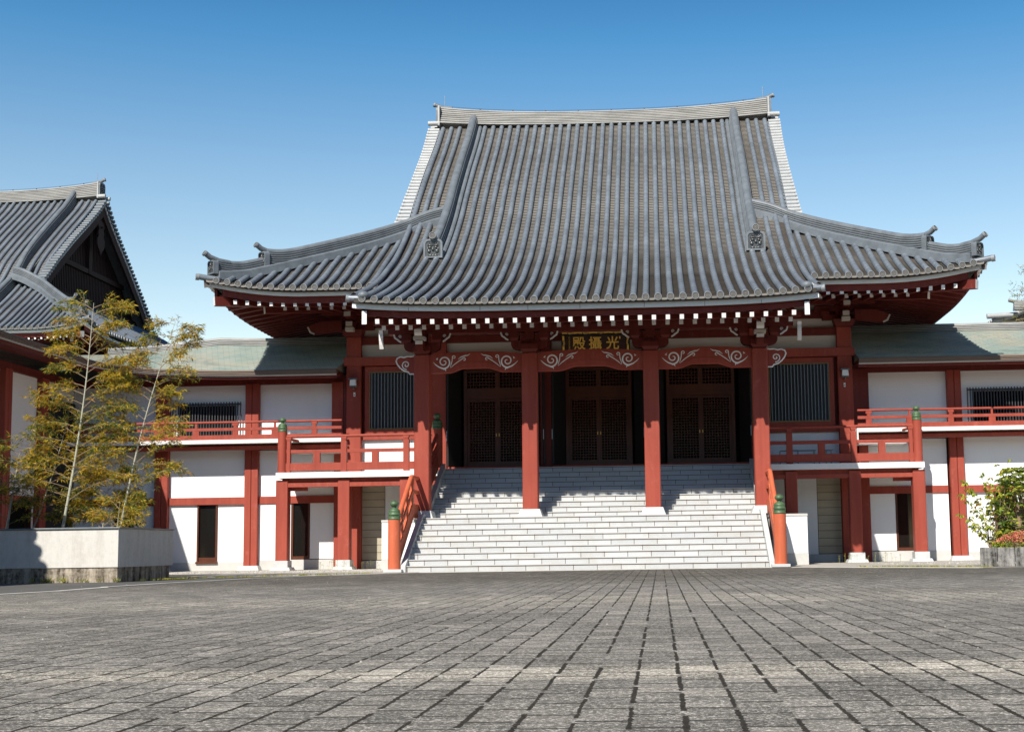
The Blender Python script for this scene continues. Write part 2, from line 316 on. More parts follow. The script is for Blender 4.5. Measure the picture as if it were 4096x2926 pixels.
class MB:
    def __init__(s, *mats):
        s.v = []; s.f = []; s.mi = []; s.sm = []; s.mats = list(mats); s.k = 0
    def use(s, mname):
        if mname not in s.mats: s.mats.append(mname)
        s.k = s.mats.index(mname); return s
    def add(s, vs, fs, smooth=False):
        o = len(s.v); s.v += [tuple(p) for p in vs]
        for f in fs:
            s.f.append([o + i for i in f]); s.mi.append(s.k); s.sm.append(smooth)
    def hexa(s, p):   # 8 points: bottom 4 ccw, top 4 ccw
        s.add(p, [(0, 3, 2, 1), (4, 5, 6, 7), (0, 1, 5, 4), (1, 2, 6, 5), (2, 3, 7, 6), (3, 0, 4, 7)])
    def box(s, x0, x1, y0, y1, z0, z1):
        if x0 > x1: x0, x1 = x1, x0
        if y0 > y1: y0, y1 = y1, y0
        s.hexa([(x0, y0, z0), (x1, y0, z0), (x1, y1, z0), (x0, y1, z0), (x0, y0, z1), (x1, y0, z1), (x1, y1, z1), (x0, y1, z1)])
    def cbox(s, x0, x1, y0, y1, z0, z1, c=0.015):     # vertical post with chamfered corners
        P = [(x0 + c, y0), (x1 - c, y0), (x1, y0 + c), (x1, y1 - c), (x1 - c, y1), (x0 + c, y1), (x0, y1 - c), (x0, y0 + c)]
        s.add([(x, y, z0) for x, y in P] + [(x, y, z1) for x, y in P],
              [tuple(range(7, -1, -1)), tuple(range(8, 16))] + [(i, (i + 1) % 8, (i + 1) % 8 + 8, i + 8) for i in range(8)])
    def frus(s, x0, x1, y0, y1, z0, z1, dx, dy):      # box whose top is smaller by dx, dy on each side
        s.hexa([(x0, y0, z0), (x1, y0, z0), (x1, y1, z0), (x0, y1, z0),
                (x0 + dx, y0 + dy, z1), (x1 - dx, y0 + dy, z1), (x1 - dx, y1 - dy, z1), (x0 + dx, y1 - dy, z1)])
    def beam(s, a, b, wd, ht, upv=(0, 0, 1)):
        a = Vector(a); b = Vector(b); d = (b - a).normalized(); u = Vector(upv)
        r = d.cross(u).normalized() * wd / 2; u2 = r.cross(d).normalized() * ht / 2
        s.hexa([a - r - u2, a + r - u2, b + r - u2, b - r - u2, a - r + u2, a + r + u2, b + r + u2, b - r + u2])
    def tube(s, pts, r, n=8, cap=True, smooth=True, rr=None):
        pts = [Vector(p) for p in pts]; rings = []
        nrm = None; vs = []
        for i, p in enumerate(pts):
            t = (pts[min(i + 1, len(pts) - 1)] - pts[max(i - 1, 0)]).normalized()
            if nrm is None: nrm = t.orthogonal().normalized()
            nrm = (nrm - t * nrm.dot(t)).normalized(); bn = t.cross(nrm)
            q = rr[i] if rr else r
            for j in range(n):
                a = 2 * PI * j / n; vs.append(p + (nrm * math.cos(a) + bn * math.sin(a)) * q)
        fs = [(i * n + j, i * n + (j + 1) % n, (i + 1) * n + (j + 1) % n, (i + 1) * n + j) for i in range(len(pts) - 1) for j in range(n)]
        s.add(vs, fs, smooth)
        if cap:
            L = len(pts); s.add([vs[j] for j in range(n)], [tuple(range(n - 1, -1, -1))]); s.add([vs[(L - 1) * n + j] for j in range(n)], [tuple(range(n))])
    def lathe(s, c, prof, n=20, smooth=True):
        vs = []; fs = []
        for r, z in prof:
            for j in range(n):
                a = 2 * PI * j / n; vs.append((c[0] + r * math.cos(a), c[1] + r * math.sin(a), c[2] + z))
        for i in range(len(prof) - 1):
            for j in range(n): fs.append((i * n + j, i * n + (j + 1) % n, (i + 1) * n + (j + 1) % n, (i + 1) * n + j))
        s.add(vs, fs, smooth)
        s.add([vs[(len(prof) - 1) * n + j] for j in range(n)], [tuple(range(n))])
    def prism(s, poly, fn, t):        # poly 2D, fn(u,v,w)->3D, w in 0..t
        n = len(poly); vs = [fn(u, v, 0) for u, v in poly] + [fn(u, v, t) for u, v in poly]
        s.add(vs, [tuple(range(n)), tuple(range(2 * n - 1, n - 1, -1))] + [(i, i + n, (i + 1) % n + n, (i + 1) % n) for i in range(n)])
    def sweep(s, path, sec, smooth=False, cap=True, close=True, upz=True, grooves=0):
        # sec: list of (a, b): a across (horizontal), b up
        path = [Vector(p) for p in path]; n = len(sec); vs = []
        for i, p in enumerate(path):
            t = (path[min(i + 1, len(path) - 1)] - path[max(i - 1, 0)])
            h = Vector((t.x, t.y, 0)); h = h.normalized() if h.length > 1e-6 else Vector((0, 1, 0))
            ac = Vector((h.y, -h.x, 0))
            if upz: u = Vector((0, 0, 1))
            else: u = ac.cross(t.normalized()).normalized()
            sc = sec[i] if isinstance(sec[0], list) and False else sec
            for a, b in sc: vs.append(p + ac * a + u * b)
        m_ = n if close else n - 1
        fs = [(i * n + j, (i + 1) * n + j, (i + 1) * n + (j + 1) % n, i * n + (j + 1) % n) for i in range(len(path) - 1) for j in range(m_)]
        k0 = len(s.mi); s.add(vs, fs, smooth)
        if grooves: s.groove(k0, n, len(path) - 1, grooves)
        if cap and close:
            s.add(vs[:n], [tuple(range(n))]); s.add(vs[-n:], [tuple(range(n - 1, -1, -1))])
    def groove(s, k0, n, m_, layers):
        # the recessed strips between stacked ridge tiles are coloured dark, their shade painted in
        old = s.k; s.use('clay'); g = s.k; s.k = old
        idx = set()
        for k in range(layers): idx.add(4 * k + 2); idx.add((n - 1) - (4 * k + 2) - 1)
        for i in range(m_):
            for j in idx: s.mi[k0 + i * n + j] = g
    def build(s, name, parent=None, tf=None, bevel=0, label=None):
        me = bpy.data.meshes.new(name)
        vv = s.v if tf is None else [tf(p) for p in s.v]
        me.from_pydata([tuple(p) for p in vv], [], s.f)
        for mn in s.mats: me.materials.append(MT[mn] if isinstance(mn, str) else mn)
        me.polygons.foreach_set('material_index', s.mi); me.polygons.foreach_set('use_smooth', s.sm)
        me.update()
        o = bpy.data.objects.new(name, me); C.objects.link(o)
        if parent is not None:
            o.parent = parent
            if parent.type == 'EMPTY': o.location = -Vector(parent.location)
        if bevel:
            b = o.modifiers.new('bevel', 'BEVEL'); b.width = bevel; b.segments = 2; b.limit_method = 'ANGLE'
        if label: o['label'] = label
        return o

def thing(name, label, cat, loc=(0, 0, 0), group=None):
    o = bpy.data.objects.new(name, None); C.objects.link(o); o.location = loc
    o.empty_display_size = 0.3; o['label'] = label; o['category'] = cat
    if group: o['group'] = group
    return o
def tag(o, label=None, cat=None, group=None, kind=None):
    if label: o['label'] = label
    if cat: o['category'] = cat
    if group: o['group'] = group
    if kind: o['kind'] = kind
    return o
def copy_thing(root, loc, label, group=None, sx=1):
    def cp(o, par):
        c = o.copy(); C.objects.link(c); c.parent = par
        for ch in o.children: cp(ch, c)
        return c
    r = cp(root, None); r.location = loc; r['label'] = label
    if group: r['group'] = group
    return r
def lerp(a, b, t): return a + (b - a) * t
def seg(a, b, n): return [a + (b - a) * i / n for i in range(n + 1)]


# ------------------------------------------------------------------ the ground
def sheet(name, poly, z, mat, kind='structure'):
    b = MB(mat); b.add([(x, y, z) for x, y in poly], [tuple(range(len(poly)))])
    o = b.build(name); o['kind'] = kind; return o
sheet('ground', [(-400, -300), (400, -300), (400, 700), (-400, 700)], -0.012, 'asphalt')
edge = [(13.5, -4.6), (8.4, -4.3), (6.6, -2.2), (4.9, -0.12), (-4.0, -0.45), (-5.6, -2.6), (-6.6, -5.2), (-7.15, -8.6), (-7.35, -11), (-7.3, -13), (-7.9, -16.5), (-9.5, -22), (-12, -36)]
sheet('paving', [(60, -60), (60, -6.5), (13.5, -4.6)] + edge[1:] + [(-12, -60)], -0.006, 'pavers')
kb = MB('kerb')
for a, b2 in zip(edge[1:8], edge[2:9]):
    d = Vector((b2[0] - a[0], b2[1] - a[1], 0)).normalized() * 0.01
    kb.beam((a[0] - d.x, a[1] - d.y, -0.02), (b2[0] + d.x, b2[1] + d.y, -0.02), 0.13, 0.052)
for a, b2 in zip(edge[8:12], edge[9:13]):
    kb.beam((a[0], a[1], -0.025), (b2[0], b2[1], -0.025), 0.16, 0.05)
kb.build('kerb')['kind'] = 'structure'
ap = [(30, -3.9), (13.5, -4.3), (8.5, -4.15), (6.7, -2.05), (4.95, 0.0), (-4.05, -0.33), (-5.7, -2.4), (-6.9, -3.4), (-9.3, -3.2), (-9.3, 1.5), (-16, 1.5), (-16, 9.5), (30, 9.5)]
sheet('apron', ap, -0.002, 'apron')

# ------------------------------------------------------------------ tiled roof
_T = 0.12
zr_t = pchip([(0.3, 6.76), (1.28, 7.08), (2.58, 7.52), (3.98, 8.05), (5.19, 8.60), (6.25, 9.10), (7.3, 9.70), (8.3, 10.35), (9.4, 11.15),
              (10.3, 11.90), (11.13, 12.55), (12.0, 13.22), (12.65, 13.70), (13.7, 14.45), (14.6, 15.14), (15.45, 15.84), (15.7, 16.05)])
zm_t = pchip([(4.1, 7.93), (5.2, 8.42), (6.27, 8.98), (7.29, 9.49), (8.30, 10.03), (9.05, 10.46), (9.7, 11.05), (10.3, 11.75), (11.13, 12.5), (12.65, 13.70), (15.45, 15.84), (15.7, 16.05)])
def zr(y): return zr_t(y) - _T
def zm(y): return zm_t(y) - _T
def lift_p(x, y): return 0.15 * (abs(x) / 5.86) ** 4 * max(0, 1 - (y - 0.3) / 4.5) ** 2
def lift_e(x): return 0.28 * (max(0, abs(x) - 8) / 2.8) ** 2
def lift_n(x): return 0.27 * (max(0, abs(x) - 7.8) / 2.75) ** 2
def lift_m(x, y): return lift_n(x) * max(0.0, 1 - (y - 4.1) / 4.4)
hipY = pchip([(4.85, 9.2), (5.4, 9.0), (5.99, 8.78), (6.62, 8.36), (7.55, 7.48), (8.46, 6.57), (9.36, 5.69), (10.24, 4.80), (10.82, 4.15)])
hipZ = pchip([(4.85, 10.90), (5.4, 10.70), (5.99, 10.40), (6.62, 10.09), (7.55, 9.62), (8.46, 9.18), (9.36, 8.77), (10.24, 8.39), (10.82, 8.21)])

def resample(P, step):
    P = [Vector(p) for p in P]; d = [0]
    for a, b in zip(P, P[1:]): d.append(d[-1] + (b - a).length)
    n = max(1, round(d[-1] / step)); out = []; i = 0
    for k in range(n + 1):
        s_ = d[-1] * k / n
        while i < len(P) - 2 and d[i + 1] < s_: i += 1
        L = d[i + 1] - d[i]; out.append(P[i].lerp(P[i + 1], (s_ - d[i]) / L if L > 0 else 0))
    return out
_ang = [R_(a) for a in (-100, -65, -32, 0, 32, 65, 100)]
def tile_row(mb, P, A, r=0.083, L=0.33):
    P = resample(P, L); A = Vector(A); vs = []; fs = []
    for i in range(len(P) - 1):
        t = (P[i + 1] - P[i]).normalized(); n = A.cross(t)
        if n.z < 0: n = -n
        for p, q in ((P[i], r * 1.02), (P[i + 1], r * 0.975)):
            vs += [p + n * (0.035 + q * math.cos(a)) + A * (q * math.sin(a)) for a in _ang]
        o = len(vs) - 14
        fs += [(o + j, o + j + 1, o + 8 + j, o + 7 + j) for j in range(6)]
    mb.add(vs, fs, True)
def pan_strip(mb, P, A, w, step=0.12, sag=0.03):
    P = resample(P, step); A = Vector(A); vs = []; fs = []
    av = [(-w, 0), (-w * 0.4, -sag * 0.84), (w * 0.4, -sag * 0.84), (w, 0)]
    for i in range(len(P) - 1):
        t = (P[i + 1] - P[i]).normalized(); n = A.cross(t)
        if n.z < 0: n = -n
        o = len(vs)
        vs += [P[i] + A * a + n * (s_ - 0.004) for a, s_ in av]
        vs += [P[i] + A * a + n * (s_ + 0.024) for a, s_ in av]
        vs += [P[i + 1] + A * a + n * s_ for a, s_ in av]
        for j in range(3):
            fs.append((o + j, o + j + 1, o + 5 + j, o + 4 + j)); fs.append((o + 4 + j, o + 5 + j, o + 9 + j, o + 8 + j))
    k0 = len(mb.mi); mb.add(vs, fs)
    if 'clay' in mb.mats:
        g = mb.mats.index('clay')
        for i in range(k0, len(mb.mi), 2): mb.mi[i] = g  # step faces between courses coloured dark as painted gap shade
def eave_disc(mb, c, d, r=0.093, depth=0.09):
    c = Vector(c) + Vector(d).normalized() * 0.03 - Vector((0, 0, 0.016)); d = Vector(d).normalized(); a = d.cross(Vector((0, 0, 1))).normalized(); b = a.cross(d) * -1
    n = 16; cs = [(math.cos(2 * PI * j / n), math.sin(2 * PI * j / n)) for j in range(n)]
    mb.use('disc')
    rings = [(r, -depth), (r, 0.0), (r * 0.96, 0.006), (r * 0.82, 0.006), (r * 0.80, -0.01)]
    vs = [c + (a * x + b * y) * q + d * w_ for q, w_ in rings for x, y in cs]
    mb.add(vs, [(i * n + j, i * n + (j + 1) % n, (i + 1) * n + (j + 1) % n, (i + 1) * n + j) for i in range(4) for j in range(n)])
    mb.use('disc_in'); mb.add(vs[4 * n:], [tuple(range(n))])
    mb.use('clay' if 'clay' in mb.mats else 'disc_in'); mb.use('pan2')
    for k in range(8):
        t = 2 * PI * k / 8; e = a * math.cos(t) + b * math.sin(t); f_ = a * -math.sin(t) + b * math.cos(t)
        p = [e * r * 0.24, e * r * 0.5 + f_ * r * 0.11, e * r * 0.64, e * r * 0.5 - f_ * r * 0.11]
        mb.add([c + q + d * -0.002 for q in p], [(0, 1, 2, 3)])
    mb.add([c + (a * x + b * y) * r * 0.14 + d * 0.0 for x, y in cs[::2]], [tuple(range(8))])
def pan_end(mb, c, A, out, w, sag=0.030, h=0.034):
    # the curved front of a pan tile hanging between two discs
    c = Vector(c); A = Vector(A); out = Vector(out); n = 6; vs = []
    for i in range(n + 1):
        a = -w + 2 * w * i / n; z = -sag * (1 - (a / w) ** 2)
        for o, dz in ((0.0, 0.02), (0.02, 0.015), (0.02, -h), (-0.03, -h)):
            vs.append(c + A * a + out * o + Vector((0, 0, z + dz)))
    mb.add(vs, [(4 * i + j, 4 * i + j + 1, 4 * i + 5 + j, 4 * i + 4 + j) for i in range(n) for j in range(3)])
def ridge_sec(wb, H, n, cr):
    # half-width at base, total height incl. cap, layers, cap radius
    L = []; bh = (H - cr * 1.05) / n
    for k in range(n):
        ww = wb - (wb - cr * 1.15) * k / max(1, n - 1); b = k * bh
        L += [(ww, b), (ww, b + bh * 0.62), (ww - 0.022, b + bh * 0.66), (ww - 0.022, b + bh * 0.99)]
    top = n * bh
    capl = [(cr * math.cos(R_(a)), top + cr * math.sin(R_(a))) for a in (0, 25, 50, 72, 90)]
    rgt = L + capl
    return rgt + [(-a, b) for a, b in reversed(rgt[:-1])]
def plate_poly(wd, h, n=6):
    r = wd * 0.22; P = [(-wd / 2, 0), (wd / 2, 0)]
    for i in range(n + 1):
        a = PI / 2 * i / n; P.append((wd / 2 - r + r * math.cos(a), h - r + r * math.sin(a)))
    for i in range(n + 1):
        a = PI / 2 + PI / 2 * i / n; P.append((-wd / 2 + r + r * math.cos(a), h - r + r * math.sin(a)))
    return P
def ball(mb, c, r, sq=(1, 1, 1), basis=None, n=8):
    B = basis or (Vector((1, 0, 0)), Vector((0, 1, 0)), Vector((0, 0, 1))); vs = []; fs = []
    for i in range(n // 2 + 1):
        t = PI * i / (n // 2)
        for j in range(n):
            p = 2 * PI * j / n
            vs.append(Vector(c) + B[0] * (r * sq[0] * math.sin(t) * math.cos(p)) + B[1] * (r * sq[1] * math.sin(t) * math.sin(p)) + B[2] * (r * sq[2] * math.cos(t)))
    for i in range(n // 2):
        for j in range(n): fs.append((i * n + j, i * n + (j + 1) % n, (i + 1) * n + (j + 1) % n, (i + 1) * n + j))
    mb.add(vs, fs, True)
def onigawara(mb, c, d, wd, h, t=0.14):
    # c: bottom centre, d: facing direction; carved ogre tile with studded frame
    d = Vector(d).normalized(); a = Vector((0, 0, 1)).cross(d).normalized(); c = Vector(c); z = Vector((0, 0, 1))
    mb.use('ridge')
    P = plate_poly(wd, h)
    mb.prism(P, lambda u, v, w_: c + a * u + z * v + d * (w_ - t), t)
    n = len(P); ins = [(u * 0.80, h / 2 + (v - h / 2) * 0.82) for u, v in P]
    vs = [c + a * u + z * v for u, v in P] + [c + a * u + z * v + d * 0.03 for u, v in P] + [c + a * u + z * v + d * 0.03 for u, v in ins] + [c + a * u + z * v + d * 0.003 for u, v in ins]
    mb.add(vs, [(i, (i + 1) % n, n + (i + 1) % n, n + i) for i in range(n)] + [(n + i, n + (i + 1) % n, 2 * n + (i + 1) % n, 2 * n + i) for i in range(n)] + [(2 * n + i, 2 * n + (i + 1) % n, 3 * n + (i + 1) % n, 3 * n + i) for i in range(n)])
    mb.use('ornament'); mb.add(vs[3 * n:], [tuple(range(n))])
    B = (a, d, z)
    def q(u, v, r, sq): ball(mb, c + a * (u * wd) + z * (v * h) + d * 0.01, r * wd, sq, B)
    for sgn in (-1, 1):
        q(sgn * 0.16, 0.56, 0.09, (1.1, 0.7, 0.7)); q(sgn * 0.17, 0.67, 0.12, (1.2, 0.5, 0.35)); q(sgn * 0.21, 0.36, 0.11, (0.9, 0.6, 1))
        q(sgn * 0.14, 0.14, 0.10, (1.4, 0.5, 0.5)); q(sgn * 0.27, 0.47, 0.05, (1, 0.8, 1.8)); q(sgn * 0.07, 0.22, 0.035, (0.7, 1.2, 1.6))
    q(0, 0.46, 0.10, (0.9, 0.9, 1)); q(0, 0.13, 0.1, (1.3, 0.5, 0.5))
    for k in range(7): 
        t_ = R_(25 + k * 21.7); mb.tube([c + a * (0.08 * wd * math.cos(t_)) + z * (h * 0.62 + 0.05 * wd * math.sin(t_)) + d * 0.02, c + a * (0.30 * wd * math.cos(t_)) + z * (h * 0.66 + 0.26 * wd * math.sin(t_)) + d * 0.015], 0.022 * wd, 5)
def horn_tube(mb, pts, r):
    mb.use('ridge'); mb.tube(pts, r, 12)
    d = (Vector(pts[-1]) - Vector(pts[-2])).normalized(); eave_disc(mb, Vector(pts[-1]) + d * 0.01, d, r * 1.12, 0.05)

def hall_roof(hall, tf, porch, pitch=0.3075, pan='pan', half=6.3, ridge_mat='ridge_pale', sides=(-1, 1), vm='verge', gm='red_shaded'):
    """tf maps roof-local points to the world."""
    def B(mb, name, par, **k): return mb.build(name, par, tf, **k)
    rows = MB('tile', pan, 'disc', 'disc_in', 'clay')
    XA = (1, 0, 0)
    # rows that run right up to the ridge
    n0 = int(5.9 / pitch) if porch else int(4.6 / pitch)
    n0 = 19 if porch else int(5.95 / pitch)
    y0p = 0.3 if porch else 4.1
    topf = zr if porch else zm
    for k in range(-n0, n0 + 1):
        x = k * pitch; hid = 4.45 < abs(x) < 5.0
        inside = abs(x) <= (5.9 if porch else 4.45)
        ys = (y0p if abs(x) < 5.7 else 0.75) if inside else hipY(abs(x)) - 0.05
        if hid: ys = y0p
        ye = 6.2 if hid else 15.5
        f = zr if (porch and inside) else zm
        f = zr if porch else zm
        P = [(x, y, f(y) + (lift_p(x, y) if porch else lift_m(x, y))) for y in seg(ys, ye, 60)]
        rows.use('tile'); tile_row(rows, P, XA)
        if (inside or hid) and abs(x) < 5.7:
            z = f(y0p) + (lift_p(x, y0p) if porch else lift_m(x, y0p)) + 0.035
            eave_disc(rows, (x, y0p - 0.02, z), (0, -1, 0))
    for k in range(-n0, n0):
        x = (k + 0.5) * pitch
        inside = abs(x) <= (5.6 if porch else 4.45)
        ys = y0p if inside else hipY(abs(x)) - 0.1
        f = zr if porch else zm
        P = [(x, y, f(y) + (lift_p(x, y) if porch else 0)) for y in seg(ys, 15.6, 70)]
        rows.use(pan); pan_strip(rows, P, XA, pitch / 2 + 0.002)
        if inside:
            rows.use(pan); pan_end(rows, (x, y0p - 0.01, f(y0p) + lift_p(x, y0p) * porch), XA, (0, -1, 0), pitch / 2 - 0.02)
    # the wide main eave out to the corners
    xs = [5.83 + 0.3085 * j for j in range(16)] if porch else [4.45 + pitch * (j + 1) for j in range(int((10.55 - 4.45) / pitch))]
    pm = 0.3085 if porch else pitch
    for sg in (-1, 1):
        for x in xs:
            if porch and x < 5.8: pass
            ye = hipY(x) if x > 4.9 else 8.8
            P = [(sg * x, y, zm(y) + lift_m(x, y)) for y in seg(4.1, ye, 24)]
            if ye - 4.1 > 0.2:
                rows.use('tile'); tile_row(rows, P, XA)
            eave_disc(rows, (sg * x, 4.08, zm(4.1) + lift_n(x) + 0.035), (0, -1, 0))
            xm = x + pm / 2
            if xm < 10.75:
                P = [(sg * xm, y, zm(y) + lift_m(xm, y)) for y in seg(4.1, max(4.25, hipY(xm)), 24)]
                rows.use(pan); pan_strip(rows, P, XA, pm / 2 + 0.002)
                rows.use(pan); pan_end(rows, (sg * xm, 4.09, zm(4.1) + lift_n(xm)), XA, (0, -1, 0), pm / 2 - 0.02)
        if porch:   # side-facing last discs of the porch eave, and its little ball cap
            z = zr(0.3) + lift_p(5.86, 0.3) + 0.02
            rows.use('tile'); rows.tube([(sg * 5.6, 0.42, z), (sg * 5.8, 0.42, z + 0.005), (sg * 5.93, 0.42, z + 0.02)], 0.08, 12)
            eave_disc(rows, (sg * 5.94, 0.42, z + 0.02), (sg, -0.25, 0.05))
            rows.use('ridge'); ball(rows, (sg * 5.52, 0.36, z + 0.06), 0.15, (1, 1, 0.75), n=14)
            for k in range(22):   # verge tubes of the porch edge
                y = 0.75 + k * 0.27
                if y < 1.5 and sg > 0:
                    zz = zr(y) + lift_p(5.7, y) + 0.0
                    rows.use('verge'); rows.tube([(sg * 5.55, y, zz), (sg * 5.80, y, zz)], 0.075, 8)
    # side slopes and back slopes
    def zs(x): return hipZ(x) - _T - lift_n(x) * 0.6
    for sg in sides:
        y = 4.15 + pitch
        yy = []
        while y < 27.2: yy.append(y); y += pitch
        for y in yy:
            yd = min(y, 31.4 - y)
            # inner end on the hip line
            lo, hi = 6.0, 10.8
            if yd < hipY(6.0):
                for _ in range(18):
                    mid = (lo + hi) / 2
                    if hipY(mid) > yd: lo = mid
                    else: hi = mid
                xi = lo
            else: xi = 5.9
            lf = 0.27 * (max(0, 3.1 - (yd - 4.1)) / 2.8) ** 2
            P = [(sg * x, y, zs(x) + lf * (x - xi) / max(0.01, 10.85 - xi)) for x in seg(10.85, xi, 10)]
            if 10.85 - xi > 0.15:
                rows.use('tile'); tile_row(rows, P, (0, 1, 0), L=0.5)
            eave_disc(rows, (sg * 10.87, y, P[0][2] + 0.035), (sg, 0, 0))
        g = []; NY = 60
        ys_ = seg(4.15, 27.25, NY); nx = 8
        for y in ys_:
            yd = min(y, 31.4 - y)
            lo, hi = 6.0, 10.85
            for _ in range(16):
                mid = (lo + hi) / 2
                if hipY(mid) > yd: lo = mid
                else: hi = mid
            xi = 5.3 if yd > hipY(6.0) else lo
            lf = 0.27 * (max(0, 3.1 - (yd - 4.1)) / 2.8) ** 2
            g += [(sg * x, y, zs(x) + lf * (x - xi) / max(0.01, 10.85 - xi)) for x in seg(10.85, xi, nx)]
        rows.use(pan); rows.add(g, [(i * (nx + 1) + j, i * (nx + 1) + j + 1, (i + 1) * (nx + 1) + j + 1, (i + 1) * (nx + 1) + j) for i in range(NY) for j in range(nx)])
    g = []; ys_ = seg(4.1, 15.7, 30)
    for y in ys_:
        xo = 6.2 if y > 8.9 else None
        if xo is None:
            lo, hi = 6.0, 10.85
            for _ in range(16):
                mid = (lo + hi) / 2
                if hipY(mid) > y: lo = mid
                else: hi = mid
            xo = lo
        g += [(lerp(-xo, xo, t / 8), 31.4 - y, zm(y)) for t in range(9)]
    rows.use(pan); rows.add(g, [(i * 9 + j, i * 9 + j + 1, (i + 1) * 9 + j + 1, (i + 1) * 9 + j) for i in range(30) for j in range(8)])
    # bedding that closes the roof below the tiles
    if porch:
        g = []
        for y in seg(0.42, 8.8, 40):
            for x in seg(-5.82, 5.82, 12): g.append((x, y, zr(y) + lift_p(x, y) - 0.05))
        rows.use('clay'); rows.add(g, [(i * 13 + j, i * 13 + j + 1, (i + 1) * 13 + j + 1, (i + 1) * 13 + j) for i in range(40) for j in range(12)])
    roof = B(rows, 'tiled_roof', hall)
    # verge tiles, barge boards, gables
    for sg in sides:
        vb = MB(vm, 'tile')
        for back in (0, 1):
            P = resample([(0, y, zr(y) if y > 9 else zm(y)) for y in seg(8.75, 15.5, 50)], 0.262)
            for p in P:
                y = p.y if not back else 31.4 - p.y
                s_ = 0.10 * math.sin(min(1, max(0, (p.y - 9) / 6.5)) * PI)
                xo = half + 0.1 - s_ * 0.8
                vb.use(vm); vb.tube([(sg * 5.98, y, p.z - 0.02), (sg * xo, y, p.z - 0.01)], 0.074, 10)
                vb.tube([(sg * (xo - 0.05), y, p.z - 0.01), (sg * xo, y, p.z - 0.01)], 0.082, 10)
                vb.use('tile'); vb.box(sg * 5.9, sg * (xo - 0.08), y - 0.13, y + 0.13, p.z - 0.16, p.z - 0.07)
        B(vb, 'verge_tiles', roof)
        bb = MB(gm, 'fascia')
        for back in (0, 1):
            for (d0, d1, xa, xb, mt) in ((0.13, 0.21, 6.08, 6.22, 'fascia'), (0.21, 0.62, 6.06, 6.18, gm)):
                bb.use(mt)
                g = []
                for y in seg(9.0, 15.7, 24):
                    zz = zr(y); k = 1 / math.cos(math.atan((zr(y + .1) - zr(y - .1)) / .2)); yy2 = 31.4 - y if back else y
                    g += [(sg * xa, yy2, zz - d0 * k), (sg * xb, yy2, zz - d0 * k), (sg * xb, yy2, zz - d1 * k), (sg * xa, yy2, zz - d1 * k)]
                bb.add(g, [(4 * i + j, 4 * i + (j + 1) % 4, 4 * i + 4 + (j + 1) % 4, 4 * i + 4 + j) for i in range(24) for j in range(4)] + [(0, 1, 2, 3)])
        B(bb, 'barge_board', roof)
        gw = MB('black', gm)
        gw.add([(sg * 5.35, 8.9, 10.1)] + [(sg * 5.35, y, zr(y) - 0.1) for y in seg(8.9, 15.7, 12)] + [(sg * 5.35, 31.4 - y, zr(y) - 0.1) for y in seg(15.7, 8.9, 12)] + [(sg * 5.35, 22.5, 10.1)], [tuple(range(28))])
        gw.use(gm)
        y = 9.6
        while y < 21.9:
            yd = min(y, 31.4 - y); gw.box(sg * 5.37, sg * 5.44, y - 0.045, y + 0.045, 10.3, zr(yd) - 0.35); y += 0.19
        for z in (10.55, 12.2):
            ya = 9.3 + (z - 10.55) * 1.25; gw.box(sg * 5.42, sg * 5.58, ya, 31.4 - ya, z, z + 0.24)
        gw.box(sg * 5.42, sg * 5.6, 15.5, 15.9, 12.2, 15.2)
        B(gw, 'gable_lattice', hall)
        gp = MB(gm)      # carved pendant under the gable peak
        Pp = [(0, 0), (0.16, -0.1), (0.34, -0.12), (0.38, -0.34), (0.26, -0.5), (0.34, -0.66), (0.30, -0.86), (0.46, -1.0), (0.44, -1.3), (0.30, -1.48), (0.14, -1.6), (0.0, -1.82)]
        Pp = Pp + [(-a, b) for a, b in reversed(Pp[1:-1])]
        gp.prism(Pp, lambda u, v, w_: (sg * (6.0 + w_), 15.7 + u, 14.95 + v), 0.09)
        gp.lathe((sg * 6.1, 15.7, 14.5), [(0.0, 0), (0.12, 0.02), (0.12, 0.08), (0.0, 0.1)], 6)
        B(gp, 'gable_pendant', hall)
    # main ridge
    rp = [(x, 15.72, 15.82 + 0.19 * (abs(x) / 6) ** 2.5) for x in seg(-6.02, 6.02, 40)]
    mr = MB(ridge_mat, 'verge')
    vs = []; Hs = [0.56 + 0.12 * (abs(p[0]) / 6) ** 2.5 for p in rp]
    base = ridge_sec(0.33, 1.0, 7, 0.10)
    nn = len(base)
    for p, H in zip(rp, Hs):
        for a, b in base: vs.append((p[0], p[1] + a, p[2] + b * H))
    mr.add(vs, [(i * nn + j, i * nn + (j + 1) % nn, (i + 1) * nn + (j + 1) % nn, (i + 1) * nn + j) for i in range(40) for j in range(nn)] + [tuple(range(nn)), tuple(range(40 * nn, 41 * nn))])
    mr.groove(0, nn, 40, 7)
    ridge = B(mr, 'main_ridge', roof)
    for sg in (-1, 1):
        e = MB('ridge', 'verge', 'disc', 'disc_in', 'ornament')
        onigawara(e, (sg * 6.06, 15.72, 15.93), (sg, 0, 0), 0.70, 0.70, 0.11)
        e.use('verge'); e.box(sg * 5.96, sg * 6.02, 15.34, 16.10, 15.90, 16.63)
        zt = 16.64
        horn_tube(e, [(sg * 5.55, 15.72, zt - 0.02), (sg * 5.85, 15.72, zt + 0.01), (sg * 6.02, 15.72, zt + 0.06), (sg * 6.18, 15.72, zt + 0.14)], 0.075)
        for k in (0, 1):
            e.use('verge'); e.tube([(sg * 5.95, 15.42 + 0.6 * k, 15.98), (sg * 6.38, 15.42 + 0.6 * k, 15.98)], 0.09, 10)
        B(e, 'ridge_end_tile', roof)
    # lightning wire and rods along the ridge
    wr = MB('bar_dark', 'steel')
    tops = [(p[0], p[1], p[2] + H * 1.0) for p, H in zip(rp, Hs)]
